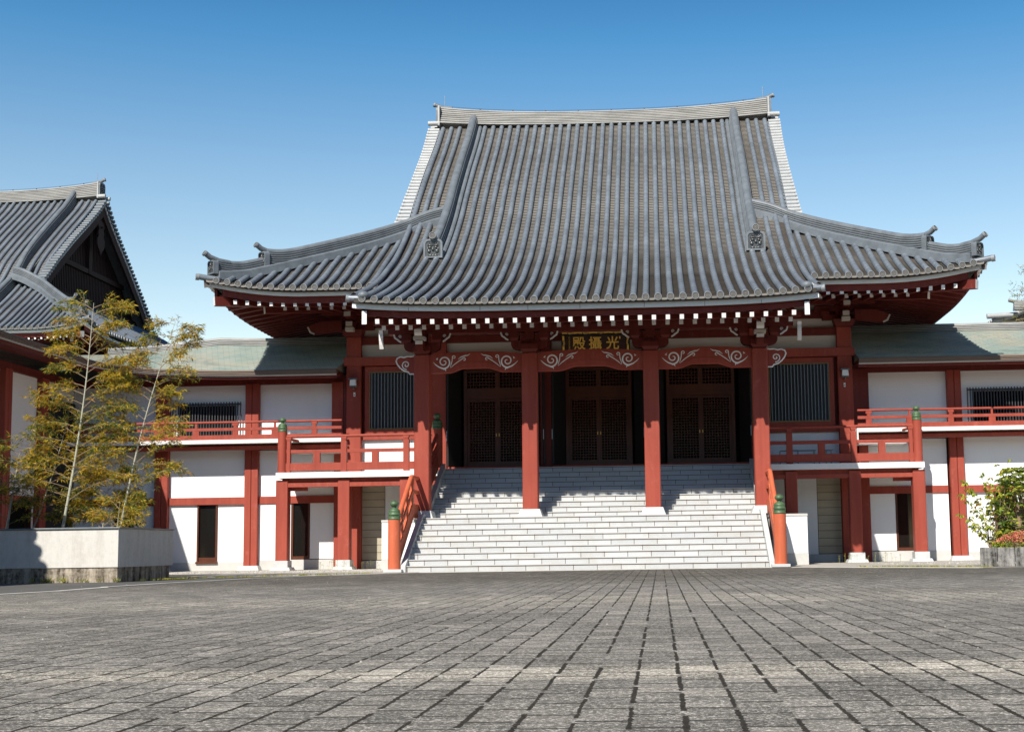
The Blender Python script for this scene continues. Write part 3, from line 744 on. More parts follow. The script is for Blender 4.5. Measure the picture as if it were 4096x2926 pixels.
    wr.use('bar_dark'); wr.tube([(x, y, z + 0.045) for x, y, z in tops[::2]], 0.008, 4, smooth=False)
    for x, y, z in tops[1::4]: wr.box(x - 0.025, x + 0.025, y - 0.02, y + 0.02, z - 0.03, z + 0.05)
    wr.use('steel')
    for sg in (-1, 1): wr.tube([(sg * 5.82, 15.72, 16.7), (sg * 5.82, 15.72, 17.12)], 0.011, 5)
    B(wr, 'lightning_wire', roof)
    # descending ridges with ogre tiles
    f = zr if porch else zm
    for sg in (-1, 1):
        P = [(sg * 4.73, y, f(y) - 0.05) for y in seg(6.42, 15.45, 44)]
        P = [P[0]] + P[1:]
        d = MB('ridge'); d.sweep(P, ridge_sec(0.19, 0.62, 5, 0.125), grooves=5)
        d.sweep([(x + sg * -0.24, y, z + 0.02) for x, y, z in P], [(-0.07, 0), (0.07, 0), (0.07, 0.12), (0.03, 0.16), (-0.03, 0.16), (-0.07, 0.12)])
        B(d, 'descending_ridge', roof)
        o = MB('ridge', 'disc', 'disc_in', 'ornament')
        zb = f(6.35) + 0.02
        onigawara(o, (sg * 4.73, 6.30, zb), (0, -1, 0), 0.56, 0.56)
        o.use('ridge'); o.tube([(sg * 4.73, 6.75, zb + 0.62), (sg * 4.73, 6.22, zb + 0.66)], 0.095, 12); eave_disc(o, (sg * 4.73, 6.2, zb + 0.665), (0, -1, 0), 0.105)
        B(o, 'ogre_tile', roof)
        # hip ridge: an upper and a lower stretch
        h1 = [(sg * x, hipY(x), hipZ(x) - 0.03) for x in seg(4.85, 9.50, 26)]
        h2 = [(sg * x, hipY(x), hipZ(x) - 0.03 + 0.10 * max(0, x - 10.0)) for x in seg(9.4, 10.6, 10)]
        up1 = [(a, b, c + 0.16 * max(0, (abs(a) - 8.8) / 0.72) ** 2) for a, b, c in h1]
        h = MB('ridge')
        h.sweep([(a, b, c + 0.02) for a, b, c in up1], ridge_sec(0.16, 0.45, 5, 0.115), grooves=5)
        h.sweep([(a, b, c + 0.02 + 0.12 * max(0, (abs(a) - 9.95) / 0.68) ** 2) for a, b, c in h2], ridge_sec(0.15, 0.36, 4, 0.10), grooves=4)
        h.sweep(h1[:-1] + h2, [(-0.26, -0.17), (0.26, -0.17), (0.26, 0.06), (0.22, 0.09), (-0.22, 0.09), (-0.26, 0.06)])
        B(h, 'hip_ridge', roof)
        for (x, wd, hh, dz) in ((9.57, 0.42, 0.46, 0.04), (10.68, 0.38, 0.39, 0.06)):
            o = MB('ridge', 'disc', 'disc_in', 'ornament')
            dr = Vector((sg * 0.707, -0.707, 0)); c = Vector((sg * x, hipY(x), hipZ(x) + dz))
            onigawara(o, c, dr, wd, hh, 0.12)
            q = c + Vector((0, 0, hh + 0.03))
            horn_tube(o, [q - dr * 0.55 + Vector((0, 0, -0.03)), q - dr * 0.22 + Vector((0, 0, -0.01)), q + dr * 0.05 + Vector((0, 0, 0.06)), q + dr * 0.2 + Vector((0, 0, 0.16))], 0.078)
            B(o, 'ogre_tile', roof)
        o = MB('tile', 'disc', 'disc_in')
        zc = hipZ(10.82) - 0.02
        o.tube([(sg * 10.45, 4.32, zc - 0.04), (sg * 10.8, 4.20, zc), (sg * 11.0, 4.12, zc + 0.03)], 0.085, 12)
        eave_disc(o, (sg * 11.02, 4.11, zc + 0.035), (sg, -0.42, 0.1), 0.095)
        B(o, 'corner_tile', roof)
    # eave boards of the big roof; the overhang is laid out on the wall line and then drawn out to its full reach
    def over(p):
        x, y, z = p; t = 0.0
        if abs(x) > 7.5: t = max(t, (abs(x) - 7.5) / 3.66); x = math.copysign(7.5 + (abs(x) - 7.5) * 0.915, x)
        if y < 7.8: t = max(t, (7.8 - y) / 2.65); y = 7.8 - (7.8 - y) * 1.396
        if y > 23.6: t = max(t, (y - 23.6) / 2.65); y = 23.6 + (y - 23.6) * 1.396
        return (x, y, z - 0.20 * min(1, t))
    def BO(mb, name, par): mb.v = [over(p) for p in mb.v]; return mb.build(name, par, tf)
    fb = MB('fascia')
    Ef = [(x, 5.33, 7.87 + lift_e(x) * 1.02) for x in seg(-11.02, 11.02, 60)]
    sec = [(-0.05, -0.05), (0.05, -0.05), (0.05, 0.055), (-0.05, 0.055)]
    fb.sweep(Ef, sec)
    for sg in sides:
        Sf = [(sg * 11.0, y, 7.87 + 0.28 * (max(0, 3.1 - (min(y, 31.4 - y) - 5.15)) / 2.8) ** 2) for y in seg(5.3, 26.1, 60)]
        fb.sweep(Sf, sec)
    BO(fb, 'eave_fascia', roof)
    rb = MB('red_shaded', 'clay')
    rb.sweep([(x, 5.42, z - 0.13) for x, y, z in Ef[1:-1]], [(-0.04, -0.11), (0.04, -0.11), (0.04, 0.08), (-0.04, 0.08)])
    rb.use('clay'); rb.sweep([(x, 5.30, z + 0.105) for x, y, z in Ef], [(-0.04, -0.05), (0.1, -0.05), (0.1, 0.07), (-0.04, 0.07)])
    for sg in sides:
        rb.use('red_shaded'); rb.sweep([(sg * 10.90, y, 7.74 + 0.28 * (max(0, 3.1 - (min(y, 31.4 - y) - 5.15)) / 2.8) ** 2) for y in seg(5.45, 26, 60)], [(-0.04, -0.11), (0.04, -0.11), (0.04, 0.08), (-0.04, 0.08)])
    # soffit boards
    rb.use('soffit')
    def sof(y, x): 
        l = lift_e(x) * max(0, 1 - (y - 5.4) / 1.4)
        return 7.685 + 0.16 * (y - 5.45) + l
    g = []
    for y in seg(5.45, 8.2, 8):
        xo = 10.9 - (y - 5.45) * 1.33
        g += [(x, y, sof(y, x)) for x in seg(-xo, xo, 40)]
    rb.add(g, [(i * 41 + j, i * 41 + j + 1, (i + 1) * 41 + j + 1, (i + 1) * 41 + j) for i in range(8) for j in range(40)])
    for sg in sides:
        g = []
        for x in seg(10.93, 7.2, 8):
            ya = 5.45 + (10.93 - x) / 1.33
            for y in seg(ya, 31.4 - ya, 40):
                lf = 0.28 * (max(0, 3.1 - (min(y, 31.4 - y) - 5.15)) / 2.8) ** 2 * max(0, 1 - (10.93 - x) / 1.8)
                g.append((sg * x, y, 7.685 + 0.12 * (10.93 - x) + lf))
        rb.add(g, [(i * 41 + j, i * 41 + j + 1, (i + 1) * 41 + j + 1, (i + 1) * 41 + j) for i in range(8) for j in range(40)])
    BO(rb, 'soffit', roof)
    # rafters
    RA = []
    def rafter(xa, ya, za, xb, yb, zb, wd=0.105, ht=0.12):
        m_ = MB('red_shaded', 'whitepaint')
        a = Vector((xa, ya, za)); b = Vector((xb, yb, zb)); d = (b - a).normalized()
        m_.use('red_shaded'); m_.beam(a, b, wd, ht)
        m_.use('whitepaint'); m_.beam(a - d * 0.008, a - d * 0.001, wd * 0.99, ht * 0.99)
        RA.append(m_)
    for sg in (-1, 1):
        x = 5.80 if porch else 0.19
        while x < 10.5:
            z = 7.61 + lift_e(x) * 0.55
            rafter(sg * x, 5.40, z + 0.0, sg * x, 7.0, z + 0.20); x += 0.372
        x = 5.72 if porch else 0.19
        while x < 9.2:
            z = 7.665
            rafter(sg * x, 6.25, z - 0.02, sg * x, min(8.0, 6.3 + max(0.3, (9.9 - x)) * 0.8), z + 0.14); x += 0.372
        # hip rafters
        for (p, q, wd, ht) in (((10.86, 5.28, 7.72), (8.2, 7.4, 7.95), 0.2, 0.25), ((9.68, 6.15, 7.62), (7.5, 7.85, 7.9), 0.17, 0.26)):
            rafter(sg * p[0], p[1], p[2], sg * q[0], q[1], q[2], wd, ht)
    for m_ in RA: m_.v = [over(p) for p in m_.v]
    if porch:
        for i in range(31):
            x = -5.2 + i * 0.34667; z = 6.21 + 0.15 * (abs(x) / 5.86) ** 4 * 0.5
            rafter(x, 0.53, z - 0.02, x, 2.2, z + 0.42)
        for i in range(31):
            x = -5.19 + i * 0.346; z = 6.185 + 0.02 * (abs(x) / 5.86) ** 4
            rafter(x, 1.32, z, x, 3.6, z + 0.5)
    RAo = RA
    # the hundred that show largest come first: porch, then the nearest eave
    if porch: RAo = RA[-62:] + RA[:-62]
    for m_ in RAo[:100]: B(m_, 'rafter', hall)
    rest = MB('red_shaded', 'whitepaint')
    for m_ in RAo[100:]:
        for k in (0, 1):
            pass
        o = len(rest.v); rest.v += m_.v; rest.f += [[o + i for i in f_] for f_ in m_.f]; rest.mi += m_.mi; rest.sm += m_.sm
    nb = len(rest.v)
    for sg in sides:
        y = 6.1
        while y < 25.4:
            yd = min(y, 31.4 - y); lf = 0.28 * (max(0, 3.1 - (yd - 5.15)) / 2.8) ** 2
            z = 7.60 + lf * 0.6; xi = max(7.5, 10.9 - (yd - 5.4) * 1.25)
            if xi < 10.3:
                rest.use('red_shaded'); rest.beam((sg * 10.80, y, z), (sg * xi, y, z + (10.8 - xi) * 0.10), 0.105, 0.13)
            y += 0.372
    rest.v[nb:] = [over(p) for p in rest.v[nb:]]
    o = B(rest, 'rafters', hall); o['kind'] = 'stuff'
    return roof
ident = lambda p: p
# ------------------------------------------------------------------ main hall
hall = thing('temple_hall', 'large red and white temple hall with sweeping grey tiled roof and pillared porch', 'temple', (0, 9, 0))
roof = hall_roof(hall, ident, True)

def part(name, par, mats, fn, bevel=0, label=None, tf=None):
    b = MB(*mats); fn(b); return b.build(name, par, tf, bevel, label)

# porch eave boards
def f_(b):
    E = [(x, 0.50, 6.50 + 0.15 * (abs(x) / 5.86) ** 4) for x in seg(-5.82, 5.82, 40)]
    b.use('fascia'); b.sweep(E, [(-0.05, -0.06), (0.05, -0.06), (0.05, 0.06), (-0.05, 0.06)])
    for x in (-4.4, -2.6, -1.4, -0.1, 1.5, 3.0, 4.4): b.use('clay'); b.box(x - 0.004, x + 0.004, 0.446, 0.46, 6.44, 6.56)
part('porch_fascia', hall, ['fascia'], f_)
def f_(b):
    E = [(x, 0.50, 6.50 + 0.15 * (abs(x) / 5.86) ** 4) for x in seg(-5.75, 5.75, 40)]
    b.use('clay'); b.sweep([(x, 0.46, z + 0.10) for x, y, z in E], [(-0.04, -0.04), (0.14, -0.04), (0.14, 0.06), (-0.04, 0.06)])
    b.use('red_shaded'); b.sweep([(x, 0.63, z - 0.145) for x, y, z in E[1:-1]], [(-0.03, -0.075), (0.03, -0.075), (0.03, 0.085), (-0.03, 0.085)])
    b.sweep([(x, 1.30, 6.30 + 0.02 * (abs(x) / 5.8) ** 4) for x in seg(-5.45, 5.45, 10)], [(-0.05, -0.05), (0.05, -0.05), (0.05, 0.05), (-0.05, 0.05)])
    g = []
    YY = [(0.6, 6.30), (1.32, 6.40), (3.2, 6.87), (5.4, 7.45), (7.9, 7.75)]
    for y, z in YY:
        for x in seg(-5.6, 5.6, 20): g.append((x, y, z + (0.15 * (abs(x) / 5.86) ** 4 if y < 1.4 else 0)))
    b.add(g, [(i * 21 + j, i * 21 + j + 1, (i + 1) * 21 + j + 1, (i + 1) * 21 + j) for i in range(4) for j in range(20)])
part('porch_soffit', hall, ['red_shaded'], f_)
for sg in (-1, 1):      # barge boards of the porch with white ends, and a hanging carved nosing
    def f_(b):
        b.use('red_shaded'); g = []
        for y in seg(0.52, 7.6, 20):
            zt = zr(y) + lift_p(5.6, y) - 0.13; zb = zt - 0.34
            g += [(sg * 5.47, y, zb), (sg * 5.58, y, zb), (sg * 5.58, y, zt), (sg * 5.47, y, zt)]
        b.add(g, [(4 * i + j, 4 * i + (j + 1) % 4, 4 * i + 4 + (j + 1) % 4, 4 * i + 4 + j) for i in range(20) for j in range(4)])
        b.use('whitepaint'); b.box(sg * 5.465, sg * 5.585, 0.50, 0.519, 6.17, 6.50)
    part('barge_board', hall, ['red_shaded'], f_)
    def f_(b):
        P = [(0, 0), (0.05, 0.06), (0.13, 0.05), (0.15, -0.02), (0.09, -0.06), (0.10, -0.22), (0.04, -0.45), (-0.02, -0.45), (-0.01, -0.22), (-0.03, -0.08)]
        P = [(-0.04 - u * -1, v) for u, v in P]
        b.use('red_shaded'); b.prism(P, lambda u, v, w_: (sg * (5.50 + w_), 2.85 - u, 6.32 + v), 0.10)
        b.use('whitepaint'); vs = []
        pp = [(0.17, 6.36), (0.13, 6.28), (0.13, 6.2), (0.12, 6.1), (0.08, 5.98), (0.03, 5.87)]
        for u, z in pp: vs += [(sg * 5.495, 2.87 - u, z), (sg * 5.605, 2.87 - u, z)]
        vs2 = [(x, y - 0.006, z) for x, y, z in vs]
        b.add(vs2, [(2 * i, 2 * i + 1, 2 * i + 3, 2 * i + 2) for i in range(5)])
    part('carved_nosing', hall, ['red_shaded'], f_)

# four porch pillars on stone plinths
PXS = (-4.51, -1.62, 1.62, 4.51)
for x in PXS:
    def f_(b): b.cbox(x - 0.205, x + 0.205, 3.0, 3.41, 1.55, 5.71, 0.022)
    p = part('porch_pillar', hall, ['red'], f_)
    part('plinth', p, ['stone'], lambda b: b.frus(x - 0.33, x + 0.33, 2.84, 3.56, 1.352, 1.56, 0.075, 0.08), 0.012)
# bracket sets over the pillars
def spiral(b, cx, cz, y, s, flip=1, turns=1.55, r0=0.178, w0=0.030):
    pts = []; n = 34
    for i in range(n + 1):
        t = i / n; a = R_(200) - t * turns * 2 * PI * -1
        a = R_(-95) + t * turns * 2 * PI
        r = r0 * (1 - 0.86 * t)
        pts.append((cx + flip * r * math.cos(a) * s, cz + r * math.sin(a) * s, w0 * s * (1.0 - 0.45 * t)))
    ribbon(b, [(cx - flip * 0.29 * s, cz + 0.0 * s, 0.005), (cx - flip * 0.22 * s, cz - 0.07 * s, 0.016 * s), (cx - flip * 0.13 * s, cz - 0.135 * s, 0.022 * s), pts[0]] + pts[1:], y)
def ribbon(b, pts, y, t=0.006):
    vs = []; n = len(pts); pts = [(a, c, w_ * 1.45) for a, c, w_ in pts]
    for i, (x, z, w_) in enumerate(pts):
        x0, z0, _ = pts[max(0, i - 1)]; x1, z1, _ = pts[min(n - 1, i + 1)]
        dx, dz = x1 - x0, z1 - z0; L = math.hypot(dx, dz) or 1; nx, nz = -dz / L, dx / L
        vs += [(x + nx * w_ / 2, y, z + nz * w_ / 2), (x - nx * w_ / 2, y, z - nz * w_ / 2), (x, y - t, z)]
    b.add(vs, [f for i in range(n - 1) for f in ((3 * i, 3 * i + 3, 3 * i + 5, 3 * i + 2), (3 * i + 2, 3 * i + 5, 3 * i + 4, 3 * i + 1))])
def curl(b, p0, p1, cx, cz, r, y, flip, w_=0.02):
    pts = [(*p0, 0.005)]
    for t in (0.35, 0.7): pts.append((lerp(p0[0], p1[0], t), lerp(p0[1], p1[1], t) + 0.02 * math.sin(t * PI), w_ * 0.8))
    for i in range(9):
        a = R_(150) - i * R_(36); q = r * (1 - 0.06 * i)
        pts.append((cx + flip * q * math.cos(a), cz + q * math.sin(a), w_ * (1 - 0.05 * i)))
    ribbon(b, pts, y)
for i, x in enumerate(PXS):
    def f_(b):
        b.use('red_shaded')
        Y0, Y1 = 2.98, 3.43
        # big bearing block, lower tapered
        b.frus(x - 0.235, x + 0.235, Y0 - 0.02, Y1 + 0.02, 5.82, 5.965, 0, 0)
        b.hexa([(x - 0.16, Y0 + .05, 5.715), (x + 0.16, Y0 + .05, 5.715), (x + 0.16, Y1 - .05, 5.715), (x - 0.16, Y1 - .05, 5.715), (x - 0.235, Y0 - .02, 5.82), (x + 0.235, Y0 - .02, 5.82), (x + 0.235, Y1 + .02, 5.82), (x - 0.235, Y1 + .02, 5.82)])
        # bracket arm with round under-corners
        P = [(-0.49, 6.065), (-0.49, 5.95), (-0.46, 5.88), (-0.40, 5.835), (-0.30, 5.81), (0.30, 5.81), (0.40, 5.835), (0.46, 5.88), (0.49, 5.95), (0.49, 6.065)]
        b.prism(P, lambda u, v, w_: (x + u, 3.10 + w_, v), 0.22)
        for dx in (-0.40, 0, 0.40):
            b.box(x + dx - 0.125, x + dx + 0.125, 3.04, 3.38, 6.13, 6.295)
            b.hexa([(x + dx - 0.085, 3.08, 6.066), (x + dx + 0.085, 3.08, 6.066), (x + dx + 0.085, 3.34, 6.066), (x + dx - 0.085, 3.34, 6.066), (x + dx - 0.125, 3.04, 6.13), (x + dx + 0.125, 3.04, 6.13), (x + dx + 0.125, 3.38, 6.13), (x + dx - 0.125, 3.38, 6.13)])
        # carved side nosings with white edge and curl
        for sg in (-1, 1):
            P = [(0.50, 6.09), (0.60, 6.09), (0.66, 6.15), (0.72, 6.20), (0.76, 6.30), (0.50, 6.30)]
            b.use('red_shaded'); b.prism([(sg * u, v) for u, v in P], lambda u, v, w_: (x + u, 3.12 + w_, v), 0.16)
            b.use('whitepaint'); ribbon(b, [(x + sg * 0.56, 6.085, 0.03), (x + sg * 0.62, 6.12, 0.035), (x + sg * 0.67, 6.165, 0.035), (x + sg * 0.73, 6.20, 0.035), (x + sg * 0.765, 6.30, 0.03)], 3.10, 0.012)
            ribbon(b, [(x + sg * (0.60 + 0.045 * (1 - k / 14) * math.cos(k * 0.75)), 6.235 + 0.045 * (1 - k / 14) * math.sin(k * 0.75), 0.012) for k in range(13)], 3.115, 0.004)
        if i in (0, 3):     # forward arms with white painted ends
            xs_ = x - 0.0
            b.use('red_shaded'); b.box(xs_ - 0.10, xs_ + 0.10, 2.62, 3.1, 5.94, 6.06); b.box(xs_ - 0.10, xs_ + 0.10, 2.66, 3.1, 6.14, 6.30)
            b.hexa([(xs_ - 0.10, 2.66, 5.80), (xs_ + 0.10, 2.66, 5.80), (xs_ + 0.10, 3.0, 5.80), (xs_ - 0.10, 3.0, 5.80), (xs_ - 0.10, 2.62, 5.94), (xs_ + 0.10, 2.62, 5.94), (xs_ + 0.10, 3.1, 5.94), (xs_ - 0.10, 3.1, 5.94)])
            b.use('whitepaint'); b.box(xs_ - 0.099, xs_ + 0.099, 2.61, 2.619, 5.95, 6.05)
            b.use('cream'); b.box(xs_ - 0.15, xs_ + 0.15, 2.58, 2.9, 6.07, 6.155)
            vs = [(xs_ + a, yy, zz) for yy, zz in ((2.50, 6.40), (2.44, 6.33), (2.46, 6.24), (2.52, 6.16)) for a in (-0.10, 0.10)]
            b.use('whitepaint'); b.add(vs, [(0, 1, 3, 2), (2, 3, 5, 4), (4, 5, 7, 6)])
            b.use('red_shaded'); b.box(xs_ - 0.099, xs_ + 0.099, 2.53, 3.1, 6.17, 6.37)
    part('bracket_set', hall, ['red_shaded', 'cream', 'whitepaint'], f_)
part('eave_purlin', hall, ['red_shaded'], lambda b: (b.box(-5.42, 5.42, 3.03, 3.37, 6.30, 6.48)))
# rainbow tie beams between the pillars
for xa, xb in ((-4.305, -1.825), (-1.415, 1.415), (1.825, 4.305)):
    def f_(b):
        L = xb - xa; top = []; bot = []
        for t in seg(0, 1, 28):
            top.append((xa + L * t, 5.71 + 0.085 * math.sin(PI * min(1, max(0, t))) ** 0.6))
            u = min(t, 1 - t); k = max(0, min(1, (u - 0.20) / 0.17)); k = k * k * (3 - 2 * k)
            bot.append((xa + L * t, 5.235 + 0.115 * k))
        b.prism(bot + top[::-1], lambda u, v, w_: (u, 3.08 + w_, v), 0.24)
        arch = [(xa + L * t, 5.30 + 0.20 * math.sin(PI * (t - 0.22) / 0.56) ** 0.7, 0.012) for t in seg(0.221, 0.779, 20)]
        ribbon(b, arch, 3.079, 0.012)
    p = part('tie_beam', hall, ['red'], f_)
    for sg in (-1, 1):
        def f_(b):
            cx = (xa + 0.39) if sg < 0 else (xb - 0.39); fl = -sg
            spiral(b, cx, 5.52, 3.072, 1.0, fl)
            Q = lambda u, v: (cx + fl * u, v)
            curl(b, Q(0.17, 5.37), Q(0.24, 5.58), cx + fl * 0.27, 5.645, 0.045, 3.072, fl)
            curl(b, Q(0.18, 5.36), Q(0.48, 5.58), cx + fl * 0.545, 5.585, 0.045, 3.072, fl)
            ribbon(b, [(*Q(0.38, 5.585), 0.004), (*Q(0.46, 5.65), 0.018), (*Q(0.58, 5.685), 0.022), (*Q(0.64, 5.69), 0.018), (*Q(0.71, 5.735), 0.004)], 3.072)
            ribbon(b, [(*Q(-0.02, 5.315), 0.004), (*Q(0.0, 5.33), 0.022), (*Q(0.04, 5.325), 0.026), (*Q(0.055, 5.27), 0.005)], 3.072)
            ribbon(b, [(*Q(-0.17, 5.60), 0.03), (*Q(-0.20, 5.59), 0.028), (*Q(-0.16, 5.64), 0.006)], 3.072)
        part('carved_spiral', p, ['whitepaint'], f_)
for sg in (-1, 1):     # end nosings beyond the outer pillars
    P = [(4.717, 5.22), (4.84, 5.22), (4.88, 5.275), (5.0, 5.31), (5.10, 5.39), (5.165, 5.47), (5.21, 5.57), (5.18, 5.65), (5.09, 5.69), (4.99, 5.67), (4.90, 5.70), (4.80, 5.69), (4.717, 5.705)]
    p = part('tie_beam_nosing', hall, ['red'], lambda b: b.prism([(sg * u, v) for u, v in P], lambda u, v, w_: (u, 3.10 + w_, v), 0.2))
    def f_(b):
        ribbon(b, [(sg * u, v, 0.026) for u, v in P[0:13]], 3.092, 0.01)
        ribbon(b, [(sg * (4.95 - 0.012 + 0.125 * (1 - k / 24) * -math.cos(k * 0.42 + 1.4)), 5.47 + 0.125 * (1 - k / 24) * -math.sin(k * 0.42 + 1.4) , 0.02) for k in range(23)], 3.092)
    part('carved_spiral', p, ['whitepaint'], f_)

# walls behind the porch
CW = [(-7.36, 0.44), (-4.78, 0.46), (-1.55, 0.34), (1.55, 0.34), (4.78, 0.46), (7.36, 0.44)]
for x, wd in CW:
    part('wall_column', hall, ['red_shaded' if abs(x) < 2 else 'red'], lambda b: b.cbox(x - wd / 2, x + wd / 2, 7.62, 8.05, 2.85 if abs(x) < 7 else 0.0, 7.9, 0.015))
part('head_beam', hall, ['red'], lambda b: b.box(-7.66, 7.66, 7.57, 7.99, 6.08, 6.33), 0.008)
for z0_, z1_ in ((6.73, 6.96), (7.24, 7.48)): part('wall_beam', hall, ['red_shaded'], lambda b: b.box(-7.14, 7.14, 7.70, 7.98, z0_, z1_), 0.006)
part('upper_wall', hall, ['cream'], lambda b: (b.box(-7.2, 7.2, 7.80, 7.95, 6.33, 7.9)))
part('hall_wall', hall, ['white', 'red_shaded'], lambda b: (
    b.use('white'), b.box(-7.52, -7.40, 8.06, 23.6, 0.1, 7.7), b.box(7.40, 7.52, 8.06, 23.6, 0.1, 7.7), b.box(-7.5, 7.5, 23.5, 23.7, 0.1, 7.7),
    b.use('red_shaded'), *[b.box(s * 7.36, s * 7.60, y, y + 0.4, 0, 7.75) for s in (-1, 1) for y in (11.5, 15.5, 19.5, 23.3)]))
part('wall_recess', hall, ['black'], lambda b: (b.box(-4.5, 4.5, 9.6, 9.7, 2.8, 6.4), b.box(-4.56, -4.5, 8.05, 9.6, 2.8, 6.4), b.box(4.5, 4.56, 8.05, 9.6, 2.8, 6.4), b.box(-4.5, 4.5, 8.06, 9.6, 6.335, 6.4)))
# lattice windows either side
for sg in (-1, 1):
    def f_(b):
        X0, X1 = sorted((sg * 5.10, sg * 6.90))
        b.use('red')
        for a, c2, d, e in ((X0 - 0.14, X1 + 0.14, 5.90, 6.06), (X0 - 0.14, X1 + 0.14, 3.98, 4.14)): b.box(a, c2, 7.72, 7.9, d, e)
        for a in (X0 - 0.14, X1): b.box(a, a + 0.14, 7.721, 7.899, 4.14, 5.90)
        b.box(sg * 4.99, sg * 7.14, 7.76, 7.94, 3.84, 3.98)
    w_ = part('lattice_window', hall, ['red'], f_, 0.006)
    def f_(b):
        b.use('rust')
        X0, X1 = sorted((sg * 5.10, sg * 6.90))
        for a, c2, d, e in ((X0, X1, 5.86, 5.90), (X0, X1, 4.14, 4.185)): b.box(a, c2, 7.70, 7.76, d, e)
        for a in (X0, X1 - 0.03): b.box(a, a + 0.03, 7.70, 7.76, 4.185, 5.86)
    part('window_frame', w_, ['rust'], f_)
    def f_(b):
        b.use('bar'); x = 5.17
        while x < 6.86: b.box(sg * x, sg * x + 0.026, 7.73, 7.80, 4.19, 5.86); x += 0.0985
        b.use('bar_dark'); b.box(sg * 5.13, sg * 6.87, 7.82, 7.84, 4.19, 5.86)
    part('window_bars', w_, ['bar', 'bar_dark'], f_)
    part('wall_panel', hall, ['white'], lambda b: b.box(sg * 5.01, sg * 7.14, 7.86, 7.97, 2.7, 3.84))
    part('wall_panel', hall, ['red_shaded'], lambda b: b.box(sg * 5.01, sg * 7.14, 7.93, 8.03, 3.9, 6.1))
# the three pairs of lattice doors with folded black leaves
for cx, hw in ((-3.08, 0.93), (0.0, 0.90), (3.08, 0.93)):
    def f_(b):
        b.use('brown')
        for a in (cx - hw - 0.10, cx + hw): b.box(a, a + 0.10, 8.22, 8.42, 3.02, 5.95)
        b.box(cx - hw, cx + hw, 8.24, 8.40, 5.18, 5.40); b.box(cx - hw, cx + hw, 8.21, 8.40, 5.06, 5.18)
        b.box(cx - hw, cx + hw, 8.24, 8.40, 5.88, 5.97); b.box(cx - 0.07, cx + 0.07, 8.23, 8.40, 5.40, 5.88)
        b.box(cx - hw - .1, cx + hw + .1, 8.18, 8.44, 2.98, 3.05)
    fr = part('door_frame', hall, ['brown'], f_)
    def lat(b, x0, x1, z0, z1, nx, nz, y):
        for i in range(1, nx): 
            x = lerp(x0, x1, i / nx); b.box(x - 0.0085, x + 0.0085, y, y + 0.02, z0, z1)
        for k in range(1, nz):
            z = lerp(z0, z1, k / nz); b.box(x0, x1, y - 0.004, y + 0.016, z - 0.0085, z + 0.0085)
    part('transom_lattice', fr, ['brown', 'glass'], lambda b: (b.use('brown'), lat(b, cx - hw, cx - 0.07, 5.40, 5.88, 9, 5, 8.29), lat(b, cx + 0.07, cx + hw, 5.40, 5.88, 9, 5, 8.29), b.use('glass'), b.box(cx - hw, cx + hw, 8.33, 8.34, 5.40, 5.88)))
    for sg in (-1, 1):
        def f_(b):
            x0, x1 = sorted((cx + sg * 0.003, cx + sg * (hw - 0.003)))
            b.use('brown'); b.box(x0, x0 + 0.075, 8.27, 8.33, 3.06, 5.055); b.box(x1 - 0.075, x1, 8.27, 8.33, 3.06, 5.055)
            b.box(x0 + .075, x1 - .075, 8.272, 8.328, 3.06, 3.16); b.box(x0 + .075, x1 - .075, 8.272, 8.328, 4.98, 5.055)
            lat(b, x0 + 0.075, x1 - 0.075, 3.16, 4.98, 9, 22, 8.285)
            b.use('glass'); b.box(x0 + 0.07, x1 - 0.07, 8.31, 8.318, 3.15, 4.99)
        dr = part('lattice_door', hall, ['brown', 'glass'], f_)
        part('door_handle', dr, ['gold'], lambda b: b.box(cx + sg * 0.045 - 0.012, cx + sg * 0.045 + 0.012, 8.245, 8.27, 3.92, 4.01))
        # swung open outer leaf
        xo = cx + sg * (hw + 0.52 if abs(cx) > 1 else hw + 0.47)
        def f_(b):
            b.use('black'); b.hexa([(xo, 7.55, 2.99), (xo + 0.05, 7.55, 2.99), (xo - sg * 0.30 + .05, 8.2, 2.99), (xo - sg * 0.30, 8.2, 2.99), (xo, 7.55, 5.95), (xo + 0.05, 7.55, 5.95), (xo - sg * 0.30 + .05, 8.2, 5.95), (xo - sg * 0.30, 8.2, 5.95)])
            b.use('steel'); b.box(xo - 0.012, xo + 0.012, 7.53, 7.549, 3.75, 4.05)
        part('door_leaf', hall, ['black', 'steel'], f_)
part('door_sill', hall, ['red'], lambda b: b.box(-4.55, 4.55, 7.70, 8.2, 2.852, 2.98), 0.006)
part('porch_floor', hall, ['stone'], lambda b: (b.box(-4.56, 4.56, 6.32, 9.6, 2.6, 2.846)))
